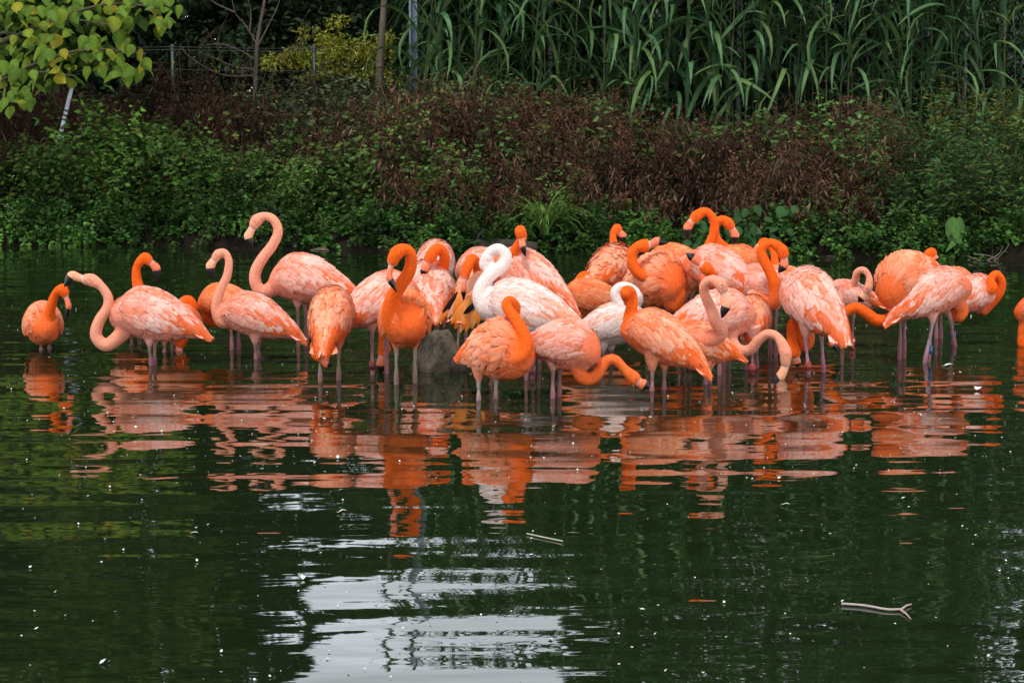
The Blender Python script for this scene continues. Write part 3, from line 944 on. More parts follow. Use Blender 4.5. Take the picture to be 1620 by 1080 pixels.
    for li, lg in enumerate(legs):
        xt, xb = lg[0], lg[1]; dyt = lg[2] if len(lg) > 2 else (.03 if li % 2 else -.03)
        zc = c0[2]
        ptop = np.array([(xt - cx) / s_px, dyt * .6, zc - .06 * sc])
        pm = np.array([(xt - cx) / s_px, dyt, zc - .19 * sc])
        pw = np.array([(xb - cx) / s_px, dyt, .38 + 0.0]) ; pw[2] = .38
        pbt = pw + (pw - pm) * (.36 / max(.1, pm[2] - pw[2])); pbt[2] = .01
        if pm[2] < .40: pm[2] = .44
        kn = pm + (pw - pm) * (1 - knee) if zc - .19 * sc > .5 else pw
        path = [ptop, mixc(ptop, pm, .6), pm, mixc(pm, kn, .5), kn, mixc(kn, pbt, .25), pbt]
        rr = [.055, .036, .0145, .0108, .0175, .011, .0115]
        s2 = spline(path, 8); r2 = np.interp(np.arange(len(s2)) / 8, np.arange(7), rr)
        Vl, Ql = tube_arrays(s2, r2, 10)
        shell(Vl, Ql, 10)
        f2 = np.arange(len(s2)) / 8
        c2 = np.array([mixc(mixc(mixc(B['body'], B['pale'], .4), leg_col, np.clip((f - 1.5) / .7, 0, 1)), (.26, .07, .10), .6 * max(0, 1 - abs(f - 4) / .8)) for f in f2])
        srcV.append(Vl); srcC.append(np.repeat(c2, 10, 0))
        for (bi, by, bc) in bands:
            if bi == li:
                zb = up(cx, by, D).z + .38
                f = (pm[2] - zb) / max(.01, pm[2] - pw[2]); q = pm + (pw - pm) * f
                tube_obj('leg_band', [tuple(q + (0, 0, -.028)), tuple(q + (0, 0, -.026)), tuple(q + (0, 0, .026)), tuple(q + (0, 0, .028))], [.012, .0195, .0195, .012], M_bill, root, 10, bc)
    me0 = bpy.data.meshes.new('tmp'); bm.normal_update()
    bmesh.ops.recalc_face_normals(bm, faces=bm.faces); bm.to_mesh(me0); bm.free()
    tmp = bpy.data.objects.new('tmp', me0); COL.objects.link(tmp)
    md = tmp.modifiers.new('r', 'REMESH'); md.mode = 'VOXEL'; md.voxel_size = .0082; md.use_smooth_shade = True
    ms = tmp.modifiers.new('s', 'SMOOTH'); ms.factor = .5; ms.iterations = 3
    dg = bpy.context.evaluated_depsgraph_get(); dg.update()
    me = bpy.data.meshes.new_from_object(tmp.evaluated_get(dg)); me.name = 'body'
    bpy.data.objects.remove(tmp); bpy.data.meshes.remove(me0)
    SV = np.vstack(srcV); SC = np.vstack(srcC)
    kd = KDTree(len(SV))
    for k, v in enumerate(SV): kd.insert(v, k)
    kd.balance()
    co = np.empty(len(me.vertices) * 3, np.float32); me.vertices.foreach_get('co', co); co = co.reshape(-1, 3)
    cols = np.zeros((len(co), 3))
    for k, v in enumerate(co):
        nb = kd.find_n(v, 3); w = 0; c_ = np.zeros(3)
        for _, ix, dd in nb:
            q = 1 / (dd + .004); c_ += SC[ix] * q; w += q
        cols[k] = c_ / w
    cols *= 1 + rng.uniform(-.06, .06, (len(co), 1))
    set_cols(me, cols); me.materials.append(M_skin)
    me.polygons.foreach_set('use_smooth', np.ones(len(me.polygons), bool))
    link('body', me, root)
    # ---------- wings: overlapping feathers that hug the torso
    for sgn, nm in ((1, 'wing'), (-1, 'wing')):
        fa = Acc()
        rows = 19
        ph = rng.uniform(0, 6.28, 6)
        for r_ in range(rows):
            t0 = .12 + .66 * r_ / (rows - 1)
            thmax = R(114) if t0 < .55 else R(114 - (t0 - .55) * 70)
            girth = float(smooth_interp(np.array([min(t0, 1)]), HT)[0] + smooth_interp(np.array([min(t0, 1)]), WT)[0]) / 2
            nf = max(5, int(girth * thmax / .0165))
            for c_i in range(nf):
                thf = (c_i + .5 * (r_ % 2) + rng.uniform(-.3, .3)) / nf * thmax
                tf = t0 + rng.uniform(-.025, .025)
                lower = thf / thmax
                Lf = (.070 + .13 * max(0, tf - .22)) * rng.uniform(.85, 1.2)
                if tf > .6: Lf *= 1.1 if lower > .3 else .95
                Lf = min(Lf, (1.04 - tf) * LEN)
                Wf = (.0125 + .007 * tf) * rng.uniform(.85, 1.25)
                dthe = rng.normal(0, .035) + .16 * math.sin(lower * 2.6) * (1 if tf < .6 else -.5) + fluff * rng.normal(0, .3)
                us = np.array([0, .3, .62, .86, 1.0]); ww = np.array([.7, 1.0, 1.0, .74, .22])
                lift = .003 + .0085 * us ** 1.5 * (1 + rumple * 2.4 * rng.random()) + .0015 * (r_ % 2) + .006 * rng.random() * us * (tf > .4) + .012 * min(1, max(0, lower - .45) * 2.2) * min(1, (tf - .1) * 6)
                tt = tf + us * Lf / LEN; base_th = thf + dthe * us
                g_ = np.maximum(.03, (smooth_interp(np.clip(tt, 0, 1), HT) + smooth_interp(np.clip(tt, 0, 1), WT)) / 2)
                hw = Wf * ww / g_
                rows_ = []
                for k in (-1, 0, 1):
                    rows_.append(S_(tt, sgn * (base_th + k * hw), lift + (.0022 if k == 0 else 0), puff))
                V = np.stack(rows_, 1).reshape(-1, 3)
                # colours: long streaky patches of pale and orange, strong orange low at the rear
                w_ = tf * 3 - lower * 2
                nz_ = .5 + .22 * math.sin(lower * 13 + tf * 4 + ph[0]) + .15 * math.sin(lower * 27 - tf * 9 + ph[1]) + .14 * math.sin(tf * 17 + lower * 5 + ph[2]) + rng.normal(0, .2)
                nz_ = min(1, max(0, nz_))
                acc_zone = np.clip((tf - .42) * 4.5, 0, 1) * np.clip((lower - .34) * 4, 0, 1)
                isacc = rng.random() < acc_zone * .95
                if isacc: basec, tipc = np.array(B['acc']), mixc(B['acc'], B['pale'], rng.uniform(0, .15))
                else:
                    q_ = max(0., nz_ - .42) * 1.5
                    tipc = mixc(mixc(B['pale'], B['body'], .35 * nz_), B['acc'], min(.75, q_)); basec = mixc(tipc, B['acc'], .35)
                if tf < .3: basec = mixc(basec, P['neck'], .3); tipc = mixc(tipc, B['body'], .4)
                cu = np.array([mixc(basec * .66, tipc, min(1, .15 + u * 1.5)) for u in us]) * rng.uniform(.86, 1.08)  # bases darkened: groove shade between feathers is put into the colour
                C = np.repeat(cu, 3, 0)
                if not isacc: C[0::3] = C[0::3] * .68 + np.array(B['pale']) * .32
                C[2::3] = C[2::3] * .86 + np.array(B['acc']) * .14
                C[1::3] = C[1::3] * .84 + np.array(B['acc']) * .13
                F = [(i * 3 + j, i * 3 + j + 1, i * 3 + j + 4, i * 3 + j + 3) for i in range(4) for j in range(2)]
                if sgn < 0: F = [f[::-1] for f in F]
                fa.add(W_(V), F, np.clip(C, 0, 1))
        # flight feathers: black tips showing under the folded secondaries, long coloured ones over the tail
        nblk = int(rng.integers(0, 4))
        for k in range(11):
            blk = k < nblk
            thf = R(104 - k * 8.5); tf = .66 + .012 * k if blk else .58 + .016 * k
            Lf = (.15 + .008 * k) if blk else .16; us = np.array([0, .3, .62, .87, 1.0]); ww = np.array([.7, 1.0, .95, .6, .1])
            tt = tf + us * Lf / LEN; base_th = thf - us * .25
            g_ = np.maximum(.028, smooth_interp(np.clip(tt, 0, 1), HT))
            hw = (.008 if blk else .012) * ww / g_
            rows_ = [S_(tt, sgn * (base_th + q * hw), (.016 if blk else .010) + .006 * us + (.003 if q == 0 else 0), puff) for q in (-1, 0, 1)]
            V = np.stack(rows_, 1).reshape(-1, 3)
            C = np.tile(np.array((.012, .010, .010)) if blk else mixc(B['acc'], B['pale'], rng.uniform(0, .5)), (len(V), 1))
            F = [(i * 3 + j, i * 3 + j + 1, i * 3 + j + 4, i * 3 + j + 3) for i in range(4) for j in range(2)]
            if sgn < 0: F = [f[::-1] for f in F]
            fa.add(W_(V), F, C)
        link(nm, fa.mesh('wing', M_feather), root)
    # ---------- tail fan
    fa = Acc()
    for k in range(-5, 6):
        a2 = k * .09; us = np.array([0, .35, .7, .92, 1.0]); ww = np.array([.7, 1., 1., .7, .15]) * .016
        Lf = .15 - .006 * abs(k)
        bx = np.array([LEN / 2 - LEN * .78, k * .006, -.05 - .002 * abs(k)])
        dr = np.array([-math.cos(a2), math.sin(a2), -.42]); dr /= np.linalg.norm(dr)
        sd = np.array([math.sin(a2), math.cos(a2), 0])
        V = []
        for u, w in zip(us, ww):
            p = bx + dr * Lf * u
            V += [p - sd * w, p + np.array([0, 0, .004]), p + sd * w]
        C = np.tile(mixc(B['pale'], B['acc'], rng.uniform(0, .6)), (len(V), 1))
        F = [(i * 3 + j, i * 3 + j + 1, i * 3 + j + 4, i * 3 + j + 3) for i in range(4) for j in range(2)]
        fa.add(W_(V), F, C)
    link('tail', fa.mesh('tail', M_feather), root)
    # ---------- breast and flank down: small soft feathers on the rest of the torso
    fa = Acc()
    for k in range(230):
        tf = rng.uniform(.03, .8); thf = rng.choice([-1, 1]) * (rng.uniform(R(95), R(178)) if tf > .16 else rng.uniform(R(20), R(178)))
        Lf = .045 * rng.uniform(.8, 1.2); us = np.array([0, .4, .8, 1.0]); ww = np.array([.6, 1., .8, .15])
        tt = tf + us * Lf / LEN
        g_ = np.maximum(.03, smooth_interp(np.clip(tt, 0, 1), HT)); hw = .012 * ww / g_
        lift = -.001 + .005 * us * (1 + rumple)
        V = np.stack([S_(tt, thf + q * hw + us * rng.normal(0, .06), lift + (.002 if q == 0 else 0), puff) for q in (-1, 0, 1)], 1).reshape(-1, 3)
        b0 = mixc(B['body'], P['neck'], .5 * max(0, 1 - tf / .3)); b1 = mixc(b0, B['pale'], rng.uniform(.05, .45))
        C = np.repeat(np.array([mixc(b0, b1, u) for u in us]), 3, 0)
        F = [(i * 3 + j, i * 3 + j + 1, i * 3 + j + 4, i * 3 + j + 3) for i in range(3) for j in range(2)]
        fa.add(W_(V), F, C)
    link('breast_plumage', fa.mesh('breast_plumage', M_feather), root)['kind'] = 'stuff'
    # ---------- bill, eyes
    b0 = mixc(hc, bl[0], .8)
    if len(bl) == 3:
        path = [b0, mixc(bl[0], bl[1], .35), bl[1], mixc(bl[1], bl[2], .5), bl[2]]
        rr = [.023, .0265, .031, .023, .006]
    else:
        path = [b0, mixc(bl[0], bl[1], .3), mixc(bl[0], bl[1], .55), mixc(bl[0], bl[1], .8), bl[1]]
        rr = [.022, .026, .026, .017, .006]
    s3 = spline(path, 6); r3 = np.interp(np.arange(len(s3)) / 6, np.arange(5), rr)
    Vb, Qb = tube_arrays(s3, r3, 12, [(lat, .62)] * len(s3))
    cut = 14
    pink = (.82, .17, .07) if npal in ('orange', 'coral') else (.82, .36, .20)
    fb = np.arange(len(s3)) / (cut)
    cb = np.array([mixc((.80, .55, .44), pink, np.clip(.15 + f * 2.2, 0, 1)) for f in fb])
    Cb = np.repeat(cb, 12, 0)
    Vh = Vb[:(cut + 1) * 12]; Qh = Qb[:cut * 12]
    # dark mouth line: the ring vertices furthest along +-lat get a groove colour further out
    bo = link('bill', raw_mesh('bill', Vh, Qh, Cb[:len(Vh)], M_bill, True), root)
    Vt_ = Vb[(cut) * 12:]; nr_ = len(Vt_) // 12
    Vt_ = np.array(Vt_); cen = s3[cut:]
    Vt_ = np.vstack([cen[k] + (Vt_[k * 12:(k + 1) * 12] - cen[k]) * 1.03 for k in range(nr_)] + [cen[-1][None] + unit((cen[-1] - cen[-2])[None]) * .004] * 1)
    Qt_ = Qb[:(nr_ - 1) * 12]
    mt = bpy.data.meshes.new('bill_tip')
    faces = [tuple(int(v) for v in q) for q in Qt_] + [((nr_ - 1) * 12 + k, (nr_ - 1) * 12 + (k + 1) % 12, nr_ * 12) for k in range(12)] + [tuple(range(11, -1, -1))]
    mt.from_pydata([tuple(v) for v in Vt_], [], faces)
    set_cols(mt, np.tile(np.array((.008, .007, .008)), (len(Vt_), 1))); mt.materials.append(M_bill)
    mt.polygons.foreach_set('use_smooth', np.ones(len(mt.polygons), bool))
    link('bill_tip', mt, bo)
    upv = np.cross(unit((bl[0] - hc)[None])[0], lat); 
    if upv[2] < 0: upv = -upv
    for s in (-1, 1):
        e = hc + unit((bl[0] - hc)[None])[0] * .012 + lat * s * .0315 + upv * .008
        bm = bmesh.new(); bmesh.ops.create_uvsphere(bm, u_segments=8, v_segments=6, radius=.0042)
        me_ = bpy.data.meshes.new('eye'); bm.to_mesh(me_); bm.free()
        set_cols(me_, np.tile(np.array((.20, .13, .03) if npal != 'white' else (.05, .04, .04)), (len(me_.vertices), 1))); me_.materials.append(M_bill)
        link('eye', me_, root, tuple(e))
    return root, W_, root_p, D


RED, BLUE = (.30, .03, .025), (.03, .09, .24)
F = flamingo
F(553, 66, 508, -72, [(80, 530), (78, 505), (81, 484), (88, 465)], (99, 458), [(105, 470), (108.5, 484), (105.5, 505)],
  'orange flamingo at far left facing the camera, belly in the water and bill pointing down', 'orange', 'coral', hd=-.30, sc=.97)
F(577, 256, 500, 180, [(190, 531), (168, 546), (152, 531), (157, 508), (170, 487), (171, 470), (160, 453)], (146, 443.5), [(130, 441), (114, 436), (102, 453)],
  'pale pink flamingo with S-bent neck whose bill touches the head of the leftmost bird', 'pink', 'pink', pitch=6, puff=1., legs=((234, 236), (240, 239)), nz=-.05)
F(545, 210, 500, 120, [(219, 470), (216, 440), (217, 421)], (229, 408), [(239.5, 416), (247, 424), (251, 446)],
  'orange flamingo behind the pale S-necked bird, only its upright neck and right-facing head showing', 'orange', 'coral', sc=.9, hd=.1)
F(556, 262, 505, 10, [(288, 486), (297, 475), (305, 484), (305, 505), (296, 528)], (286, 542), [(283, 550), (284, 565)],
  'flamingo hidden behind the pale S-necked bird, its orange neck looping down into the water', 'orange', 'coral', sc=.8)
F(553, 366, 473, 165, [(330, 490), (330, 505), (341, 512)], (352, 505), [(362, 512), (372, 526)],
  'orange flamingo with drooping neck behind the slim upright pink-necked one', 'orange', 'orange', legs=((364, 365), (374, 374)), sc=.78, pitch=-4, hd=.1)
F(567, 416, 499, 177, [(352, 508), (342, 487), (349, 459), (359, 437), (362, 414), (356, 400)], (346, 402), [(338, 412), (333, 421), (335.5, 441)],
  'slim pink flamingo with upright neck looking left in front of the drooping orange one', 'pink', 'pink', pitch=10, legs=((402, 403), (405, 406)), sc=.93, nr=.85)
F(547, 499, 443, 178, [(420, 462), (406, 452), (404, 431), (415, 409), (431, 388), (440, 366), (433, 348), (420, 342)], (407, 348), [(399, 361), (393, 374), (398.5, 393.5)],
  'tallest pale pink flamingo at left, neck in a high S, head looking down', 'pink', 'pink', pitch=2, puff=1., legs=((470, 471), (481, 482)), nz=0., sc=1.02)
F(602, 521, 502, 86, [(515, 535), (502, 543), (498, 552)], (503, 560), [(511, 568), (518, 574), (526, 576)],
  'orange flamingo seen from behind with its tail to the camera, bill dipped in the water', 'orange', 'coral', pitch=16, sc=1.0, legs=((505, 505), (533, 533)), hd=-.05, leg_col=(.30, .23, .18))
F(592, 590, 474, 28, [(612, 510), (608, 530), (607, 540)], (608, 551), [(605, 564), (603, 576), (602, 590)],
  'pale flamingo behind the orange front bird, bill hanging beside its banded leg', 'orange', 'pink', pitch=14, legs=((588, 588), (610, 610)), bands=((0, 577, (.13, .015, .015)),), sc=1.0, nz=-.08, hd=.06)
F(607, 638, 503, -80, [(622, 520), (616, 498), (620, 474), (633, 452), (648, 428), (650, 404), (640, 394)], (627, 401), [(618, 420), (616, 439), (627, 461)],
  'bright orange flamingo before the boulder facing the camera, neck hooked', 'orange', 'orange', puff=1.03, legs=((626, 626), (655, 655)), hd=-.38, leg_col=(.34, .27, .2), nr=1.1)
F(520, 684, 418, 80, [(690, 400), (694, 396)], (690, 405), [(688, 412), (686, 420)],
  'farthest pale pink flamingo at centre-left, back turned, head tucked away', 'pink', 'pink', pitch=10, sc=1.05)
F(560, 681, 468, 100, [(690, 446, .12), (700, 424, .05), (703, 405, 0), (694, 392, -.04)], (683, 403, -.06), [(676, 417, -.07), (672, 426, -.08), (668, 437, -.08)],
  'pink streaked flamingo above the boulder, orange neck arched and bill resting on its back', 'orange', 'pink', pitch=6, sc=1.08, puff=1.18, legs=((680, 680), (691, 690)), nz=.03)
rM = F(572, 748, 462, 75, [(758, 452, .0), (757, 428, -.16), (749, 409, -.27)], (740, 421, -.34), [(734, 444, -.37), (733.5, 457, -.37), (733.5, 474, -.36)],
  'orange flamingo preening head-down beside the boulder with one wing fanned out', 'orange', 'coral', pitch=10, sc=.98, legs=((727, 722), (738, 734)))
F(600, 846, 486, 176, [(786, 500), (768, 492), (759, 472), (762, 454), (776, 435), (796, 419), (800, 404), (788, 394), (774, 401)], (770, 416), [(771, 428), (773, 436), (776, 446)],
  'white flamingo at the centre with a looped swan-like neck and long horizontal body', 'white', 'white', pitch=6, sc=1.08, legs=((833, 833), (844, 842)), bands=((1, 586, (.25, .1, .09)),), hd=.08, nr=1.1)
F(575, 848, 440, 168, [(797, 448), (792, 435), (806, 411), (818, 392), (826, 376)], (823, 366), [(825, 378), (826.5, 388), (831, 405)],
  'flamingo behind the white one, pale back, orange neck and head bowed onto its breast', 'orange', 'pink', pitch=20, sc=1.05, hd=-.12, billd=-.05)
F(555, 782, 425, 150, [(765, 412), (762, 405)], (768, 402), [(764, 412), (760, 420)],
  'pink flamingo mostly hidden behind the white looped neck', 'pink', 'pink', sc=.95)
F(632, 782, 551, -52, [(816, 568, -.22), (829, 559, -.23), (832, 540, -.22), (824, 519, -.2), (812, 500, -.17), (801, 484, -.14), (806, 475, -.11)], (814, 484, -.07), [(817, 497, -.02), (816, 508, .0)],
  'round ruffled orange flamingo front centre, neck curving up and head turned away', 'orange', 'coral', puff=1.04, sc=.96, pitch=-2, legs=((757, 757), (784, 784)), rumple=1., fluff=.5, nz=-.07, leg_col=(.34, .27, .24), hd=0., nr=.95)
F(629, 884, 541, -35, [(916, 576), (917, 592), (930, 600), (945, 592), (958, 572), (973, 569), (988, 584)], (1002, 597), [(1010, 604), (1018, 608), (1027, 613)],
  'front centre coral flamingo bending its neck right, bill tip on the water', 'coral', 'pink', puff=1.0, sc=.86, pitch=-8, legs=((875, 875), (887, 886)), nz=-.07)
F(577, 961, 510, -10, [(990, 513), (989, 497), (978, 478), (973, 463), (983, 453), (999, 456)], (1009, 470), [(1010, 482, .12), (1006, 494, .14)],
  'white flamingo right of the centre with a hooked neck beside the large orange-streaked bird', 'white', 'white', sc=.9, legs=((955, 954), (968, 969)), pitch=4)
F(617, 1058, 536, 165, [(1004, 528), (996, 509), (998, 491), (1001, 478), (999, 462)], (990, 462, 0), [(990, 472, .1), (991, 482, .15)],
  'large orange and pink streaked flamingo right of centre, head turned away', 'orange', 'coral', pitch=20, sc=.93, legs=((1033, 1033), (1054, 1053)), bodymix=1.2)
F(525, 963, 430, 60, [(974, 400), (971, 385), (970, 371)], (976, 361), [(981, 368), (985, 373), (985, 385)],
  'far flamingo with only a small upright orange head showing above its round pink back', 'orange', 'coral', sc=1.12, rumple=.6, puff=1.0, hd=.25, nr=.8)
F(540, 946, 470, 190, [(926, 472), (919, 466), (914, 450), (918, 439)], (925, 437), [(930, 442, .1), (934, 450, .14)],
  'orange flamingo low at centre-right with its neck hooked behind its left side', 'orange', 'orange', sc=.9, hd=.2)
F(553, 1029, 444, -58, [(1064, 484, -.2), (1074, 466, -.22), (1063, 446, -.22), (1040, 440, -.2), (1016, 436, -.2), (1002, 421, -.2), (1000, 404, -.2), (1006, 392, -.2)], (1018, 389, -.2), [(1028, 387, -.2), (1040, 382, -.2), (1056, 384, -.2)],
  'round flamingo with big orange S-curved neck and bill raised to the right', 'orange', 'coral', puff=1.08, sc=1.04, rumple=.7, nr=1.12)
F(552, 1089, 430, 25, [(1106, 425), (1112, 408), (1122, 388), (1130, 367), (1128, 346), (1116, 334)], (1103, 341), [(1094, 350), (1088, 360), (1088, 377)],
  'flamingo with tall orange neck looking left, crossing a right-facing bird', 'orange', 'coral', pitch=16, sc=.85, hd=0.)
F(540, 1150, 415, 20, [(1176, 408), (1163, 401), (1146, 391), (1133, 377), (1132, 358), (1140, 347)], (1151, 352), [(1159, 363), (1163, 373), (1162, 385)],
  'flamingo looking right with its orange neck crossing behind the left-looking one', 'orange', 'orange', sc=.85, hd=0.)
F(560, 1152, 430, 165, [(1128, 448, -.12), (1131, 441, -.16)], (1119, 426, -.2), [(1109, 417, -.2), (1098, 409, -.2), (1086, 401, -.2)],
  'pale-backed flamingo below the crossed necks, bill pointing up to the left', 'orange', 'pink', pitch=18, sc=.98)
F(607, 1115, 540, 200, [(1138, 530, -.1), (1130, 504, -.16), (1124, 486), (1116, 468), (1114, 451), (1125, 442)], (1139, 448), [(1146, 464), (1149, 482), (1142, 502)],
  'pinkish flamingo with upright hooked neck in front of a striped bird', 'pink', 'coral', pitch=5, sc=.85, hd=-.3, legs=((1118, 1118), (1126, 1126)), nr=.95)
F(592, 1118, 496, 4, [(1158, 522), (1158, 540), (1170, 554), (1187, 553), (1200, 538), (1215, 528), (1231, 534)], (1242, 556), [(1243, 580), (1234, 596), (1219, 604)],
  'striped pink flamingo reaching its long bent neck to the right, bill on the water', 'pink', 'pink', pitch=4, sc=.98, legs=((1140, 1140), (1194, 1194)), bands=((1, 584, RED),), nz=-.06, hd=-.25, nr=.95)
F(583, 1190, 502, 84, [(1190, 470), (1188, 466)], (1190, 472), [(1192, 478), (1194, 484)],
  'pink flamingo seen from behind between the dipping neck and hooked necks', 'pink', 'coral', sc=.92, legs=((1182, 1182), (1201, 1201)))
F(562, 1219, 450, 160, [(1219, 482, -.16), (1226, 456, -.2), (1219, 432, -.2), (1208, 410, -.2), (1205, 393, -.2), (1220, 384, -.2)], (1237, 396, -.2), [(1241, 410, -.2), (1240, 420, -.2), (1232, 431, -.2)],
  'flamingo with a bright orange neck in a tight hook, head hanging to the right', 'orange', 'pink', sc=.85, pitch=5, legs=((1229, 1229), (1222, 1222)), nr=1.05)
F(530, 1256, 450, 185, [(1228, 438), (1226, 415), (1222, 395)], (1210, 383), [(1200, 390), (1197, 397), (1198, 407)],
  'far flamingo whose small orange head shows just above the hooked orange neck', 'orange', 'coral', sc=.95, hd=.1, nr=.85)
F(590, 1295, 482, 118, [(1276, 530, .2), (1272, 546, .22), (1262, 530, .2), (1254, 512, .18), (1252, 535, .15)], (1256, 556, .12), [(1259, 566, .12), (1262, 580, .12)],
  'large pale-backed flamingo at right seen from behind with orange tail feathers pointing right', 'orange', 'pink', pitch=18, sc=1.1, puff=.98, legs=((1276, 1282), (1304, 1308)), bands=((0, 578, RED),), leg_col=(.40, .20, .24))
F(568, 1437, 434, -130, [(1430, 488, -.1), (1410, 504), (1388, 507), (1370, 495), (1354, 487), (1340, 492), (1327, 506)], (1318, 523), [(1314, 536), (1316, 544), (1325, 554)],
  'tall ruffled orange flamingo at right stretching its neck low to the left', 'orange', 'coral', puff=1.08, sc=.99, rumple=.5, pitch=-26, legs=((1427, 1426), (1436, 1436)), nz=-.02, nr=1.05)
F(535, 1488, 452, 10, [(1480, 430), (1474, 415), (1467, 404)], (1473, 400), [(1478, 406), (1480, 412)],
  'far flamingo, only orange neck top and back showing above two right birds', 'orange', 'coral', sc=.9)
F(573, 1466, 464, 4, [(1518, 480), (1524, 492), (1519, 502)], (1516, 500, .1), [(1510, 492, .14), (1506, 486, .14)],
  'pink and orange flamingo facing right, blue leg band near the waterline', 'coral', 'pink', pitch=16, sc=.95, legs=((1477, 1466), (1479, 1475)), bands=((1, 554, BLUE),), leg_col=(.36, .24, .27))
F(546, 1530, 463, 30, [(1553, 490), (1568, 478), (1581, 462), (1584, 445), (1576, 434), (1567, 442)], (1570, 455), [(1562, 464), (1556, 469), (1549, 474)],
  'flamingo preening at far right, orange neck looped, bill in its breast', 'orange', 'pink', pitch=2, sc=.85, legs=((1505, 1514), (1511, 1514)), bands=((1, 530, BLUE),), hd=-.05)
F(549, 1352, 466, 175, [(1330, 465), (1346, 457), (1353, 443), (1356, 431), (1366, 427), (1375, 438)], (1374, 454), [(1368, 466), (1364, 471), (1358, 477)],
  'brownish pink flamingo preening its flank between the two large right-hand birds', 'pink', 'pink', sc=.72, legs=((1335, 1335), (1353, 1353)), bands=((1, 540, RED),), hd=-.15, nr=.85)
F(549, 1668, 492, 165, [(1620, 515), (1616, 530)], (1618, 543), [(1621, 552), (1624, 560)],
  'flamingo cut off by the right edge of the picture, orange neck dipping into the water', 'orange', 'coral', sc=.85, pitch=4)
F(530, 1080, 412, 165, [(1062, 402), (1062, 396)], (1066, 400), [(1070, 406), (1072, 412)],
  'farthest rounded orange flamingo left of the crossed necks, head tucked away', 'orange', 'orange', sc=.85)

# fanned wing of the preening bird
root, Wf_, rp, D = rM
fa = Acc()
b0 = np.array(up(752, 470, D - .22) - rp)
def hang(acc, p0, p1, w, col, sag=.02):
    us = np.linspace(0, 1, 7); ww = np.array([.5, .85, 1, 1, .95, .7, .15]) * w
    p0, p1 = np.array(p0), np.array(p1); d = p1 - p0; s = np.cross(d / np.linalg.norm(d), (0, -1., 0)); s /= np.linalg.norm(s)
    V = []
    for u, q in zip(us, ww):
        c = p0 + d * u + np.array([0, -sag * math.sin(u * math.pi), 0]); V += [c - s * q, c + np.array([0, -.004, 0]), c + s * q]
    C = np.repeat(np.array([mixc(col, (.86, .36, .16), .35 * (1 - u)) for u in us]) if sum(col) > .1 else np.tile(np.array(col), (7, 1)), 3, 0)
    acc.add(V, [(i * 3 + j, i * 3 + j + 1, i * 3 + j + 4, i * 3 + j + 3) for i in range(6) for j in range(2)], C)
ow = (.90, .25, .03)
k = 0
for (x0, y0, x1, y1, w, c) in ((745, 440, 689, 515, .02, ow), (742, 446, 697, 500, .02, (.012, .01, .01)), (746, 445, 708, 503, .022, (.85, .40, .25)), (735, 450, 716, 500, .02, ow),
                               (744, 468, 714, 512, .022, ow), (746, 468, 720, 520, .024, ow), (748, 468, 728, 526, .024, (.86, .34, .09)), (750, 470, 737, 525, .025, ow),
                               (752, 470, 747, 520, .025, (.86, .34, .09)), (754, 472, 756, 513, .022, ow), (757, 472, 763, 507, .02, ow), (757, 476, 733, 497, .016, (.012, .01, .01))):
    hang(fa, up(x0, y0, D - .24 - k * .004) - rp, up(x1, y1, D - .26 - k * .004) - rp, w * 1.05, c); k += 1
for (x0, y0, x1, y1) in ((768, 430, 738, 462), (762, 428, 728, 462), (770, 440, 745, 478), (758, 432, 720, 470), (772, 450, 752, 485)):
    hang(fa, up(x0, y0, D - .2) - rp, up(x1, y1, D - .27) - rp, .022, (.85, .42, .28))
o = link('fanned_wing', fa.mesh('fanned_wing', M_feather), root); o['label'] = 'fanned orange wing with black feathers'

# ------------------------------------------------------------------ things floating on the water
def water_pt(x, y, z=.004):
    D = dist(y); return Vector(((x - 810) / FPX * D, D, z))

# tiny down and pollen specks
n = 900
ys = np.concatenate([rng.uniform(395, 1078, 420), rng.uniform(480, 760, 480)]); xs = rng.uniform(0, 1620, n)
P = np.array([tuple(water_pt(a, b_, .003)) for a, b_ in zip(xs, ys)])
sz = rng.uniform(.005, .013, n) * np.where(rng.random(n) < .06, 1.9, 1)
V, Ff, C = leaf_arrays(P, rand_dirs(n, .1, .8), np.tile(np.array([0, 0, 1.]), (n, 1)), sz, sz * .8, vary((.75, .73, .70), n, .2, .03), fold=.3)
tag(link('floating_specks', raw_mesh('floating_specks', V, Ff, C, M_down)), 'tiny white down and pollen specks on the water', kind='stuff')


def down_feather(x, y, L, ang, label, col=(.8, .76, .72), curl=.5, W=.4):
    p = water_pt(x, y); t = empty('floating_feather', p, label, 'feather'); 
    for nm, sg in (('vane', 1), ('vane', -1)):
        V = []; m_ = 7
        for i in range(m_):
            u = i / (m_ - 1); w = L * W * math.sin(math.pi * min(1, .12 + .88 * u)) ** .8 * .5
            V += [(u * L, 0, .004 + curl * L * u * (1 - u)), (u * L, sg * w, .004 + curl * L * u * (1 - u) + w * .12)]
        F_ = [(i * 2, i * 2 + 1, i * 2 + 3, i * 2 + 2) for i in range(m_ - 1)]
        link(nm, raw_mesh('vane', V, F_, np.tile(np.array(col), (len(V), 1)), M_down, True), t)
    tube_obj('quill', [(-.25 * L, 0, .002), (0, 0, .004), (L * .5, 0, .006 + curl * L * .25)], [.0012] * 3, M_down, t, 5, (.7, .62, .55))
    t.rotation_euler = (0, 0, R(ang)); return t
down_feather(1552, 618, .05, 60, 'white fluffy feather floating below the rightmost preening flamingo', curl=1.0, W=.9)
down_feather(1500, 580, .07, 10, 'white feather afloat beside the dark knees of the right-hand flamingo', curl=.5, W=.6)
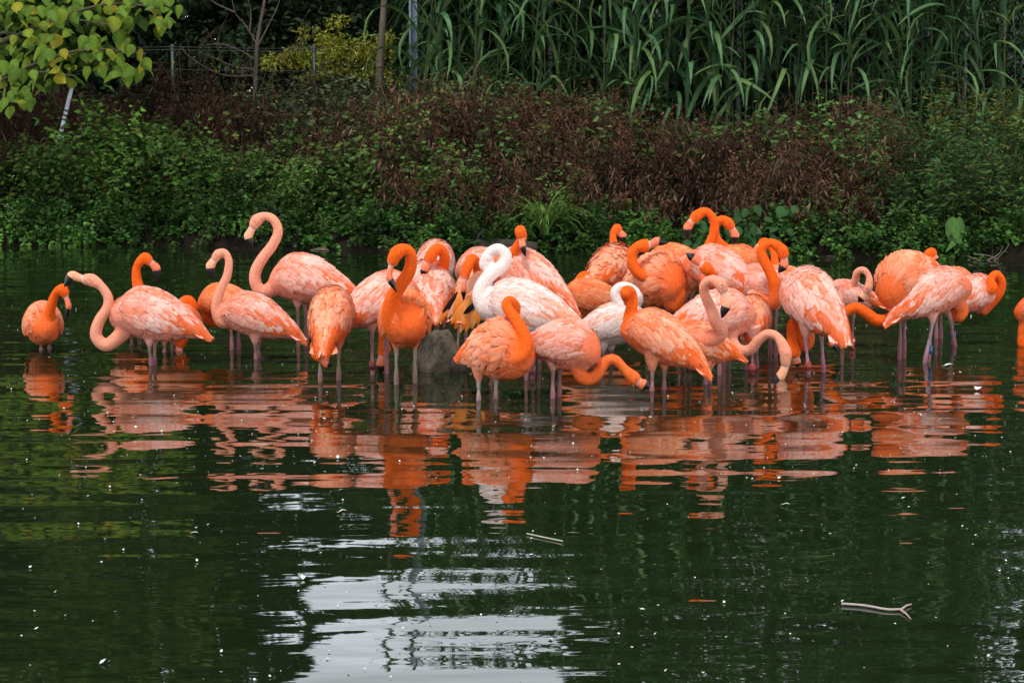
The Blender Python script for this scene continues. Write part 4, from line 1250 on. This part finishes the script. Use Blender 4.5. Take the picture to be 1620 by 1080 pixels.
down_feather(532, 812, .035, 15, 'white upright feather floating on the bright patch under the orange reflection', curl=.8)
down_feather(1245, 800, .03, -10, 'small white feather on the dark water right of centre', curl=.5)
down_feather(295, 845, .025, 0, 'small white feather on the dark water at lower left', curl=.3)
down_feather(1500, 960, .035, 0, 'small white down feather beside the floating twig', curl=.8) if False else None
p = water_pt(1345, 958); t = empty('floating_twig', p, 'pale forked twig floating at lower right', 'twig')
q = lambda a, b_: tuple(water_pt(a, b_, .006) - p)
tube_obj('stem', spline([q(1342, 957), q(1380, 960), q(1415, 966), q(1440, 966)], 4), [.004] * 13, M_down, t, 6, (.42, .34, .32))
tube_obj('fork', [q(1438, 967), q(1447, 960), q(1455, 958)], [.004, .003, .002], M_down, t, 6, (.42, .34, .32))
tube_obj('fork', [q(1438, 967), q(1447, 973), q(1455, 982)], [.004, .003, .002], M_down, t, 6, (.38, .3, .28))
p = water_pt(834, 846); t = empty('floating_straw', p, 'thin pale straw floating left of the yellow leaf', 'straw')
tube_obj('stalk', [q(834, 846), q(862, 852), q(892, 858)], [.003] * 3, M_down, t, 5, (.42, .40, .32))
for (x, y, s, ang, c, lb) in ((898, 845, .055, 5, (.26, .26, .10), 'narrow yellowish willow leaf floating near the straw'), (448, 852, .03, 20, (.40, .34, .12), 'small yellow leaf floating left of centre'),
                              (1568, 838, .02, 0, (.45, .33, .04), 'tiny orange-yellow leaf floating at the right'), (895, 994 - 100, .02, 0, (.3, .25, .1), 'tiny brown leaf floating low at the centre')):
    V, Ff, C = leaf_arrays(np.array([[0, 0, .004]]), np.array([[1, 0, 0.02]]), np.array([[0, 0, 1.]]), np.array([s]), np.array([s * .28]), np.array([c]))
    o = link('floating_leaf', raw_mesh('floating_leaf', V, Ff, C, M_leaf), None, water_pt(x, y)); o.rotation_euler = (0, 0, R(ang)); tag(o, lb, 'leaf')
print('OBJECTS', len(bpy.data.objects), 'TRIS', sum(len(o.data.polygons) * 2 for o in scene.objects if o.type == 'MESH') )
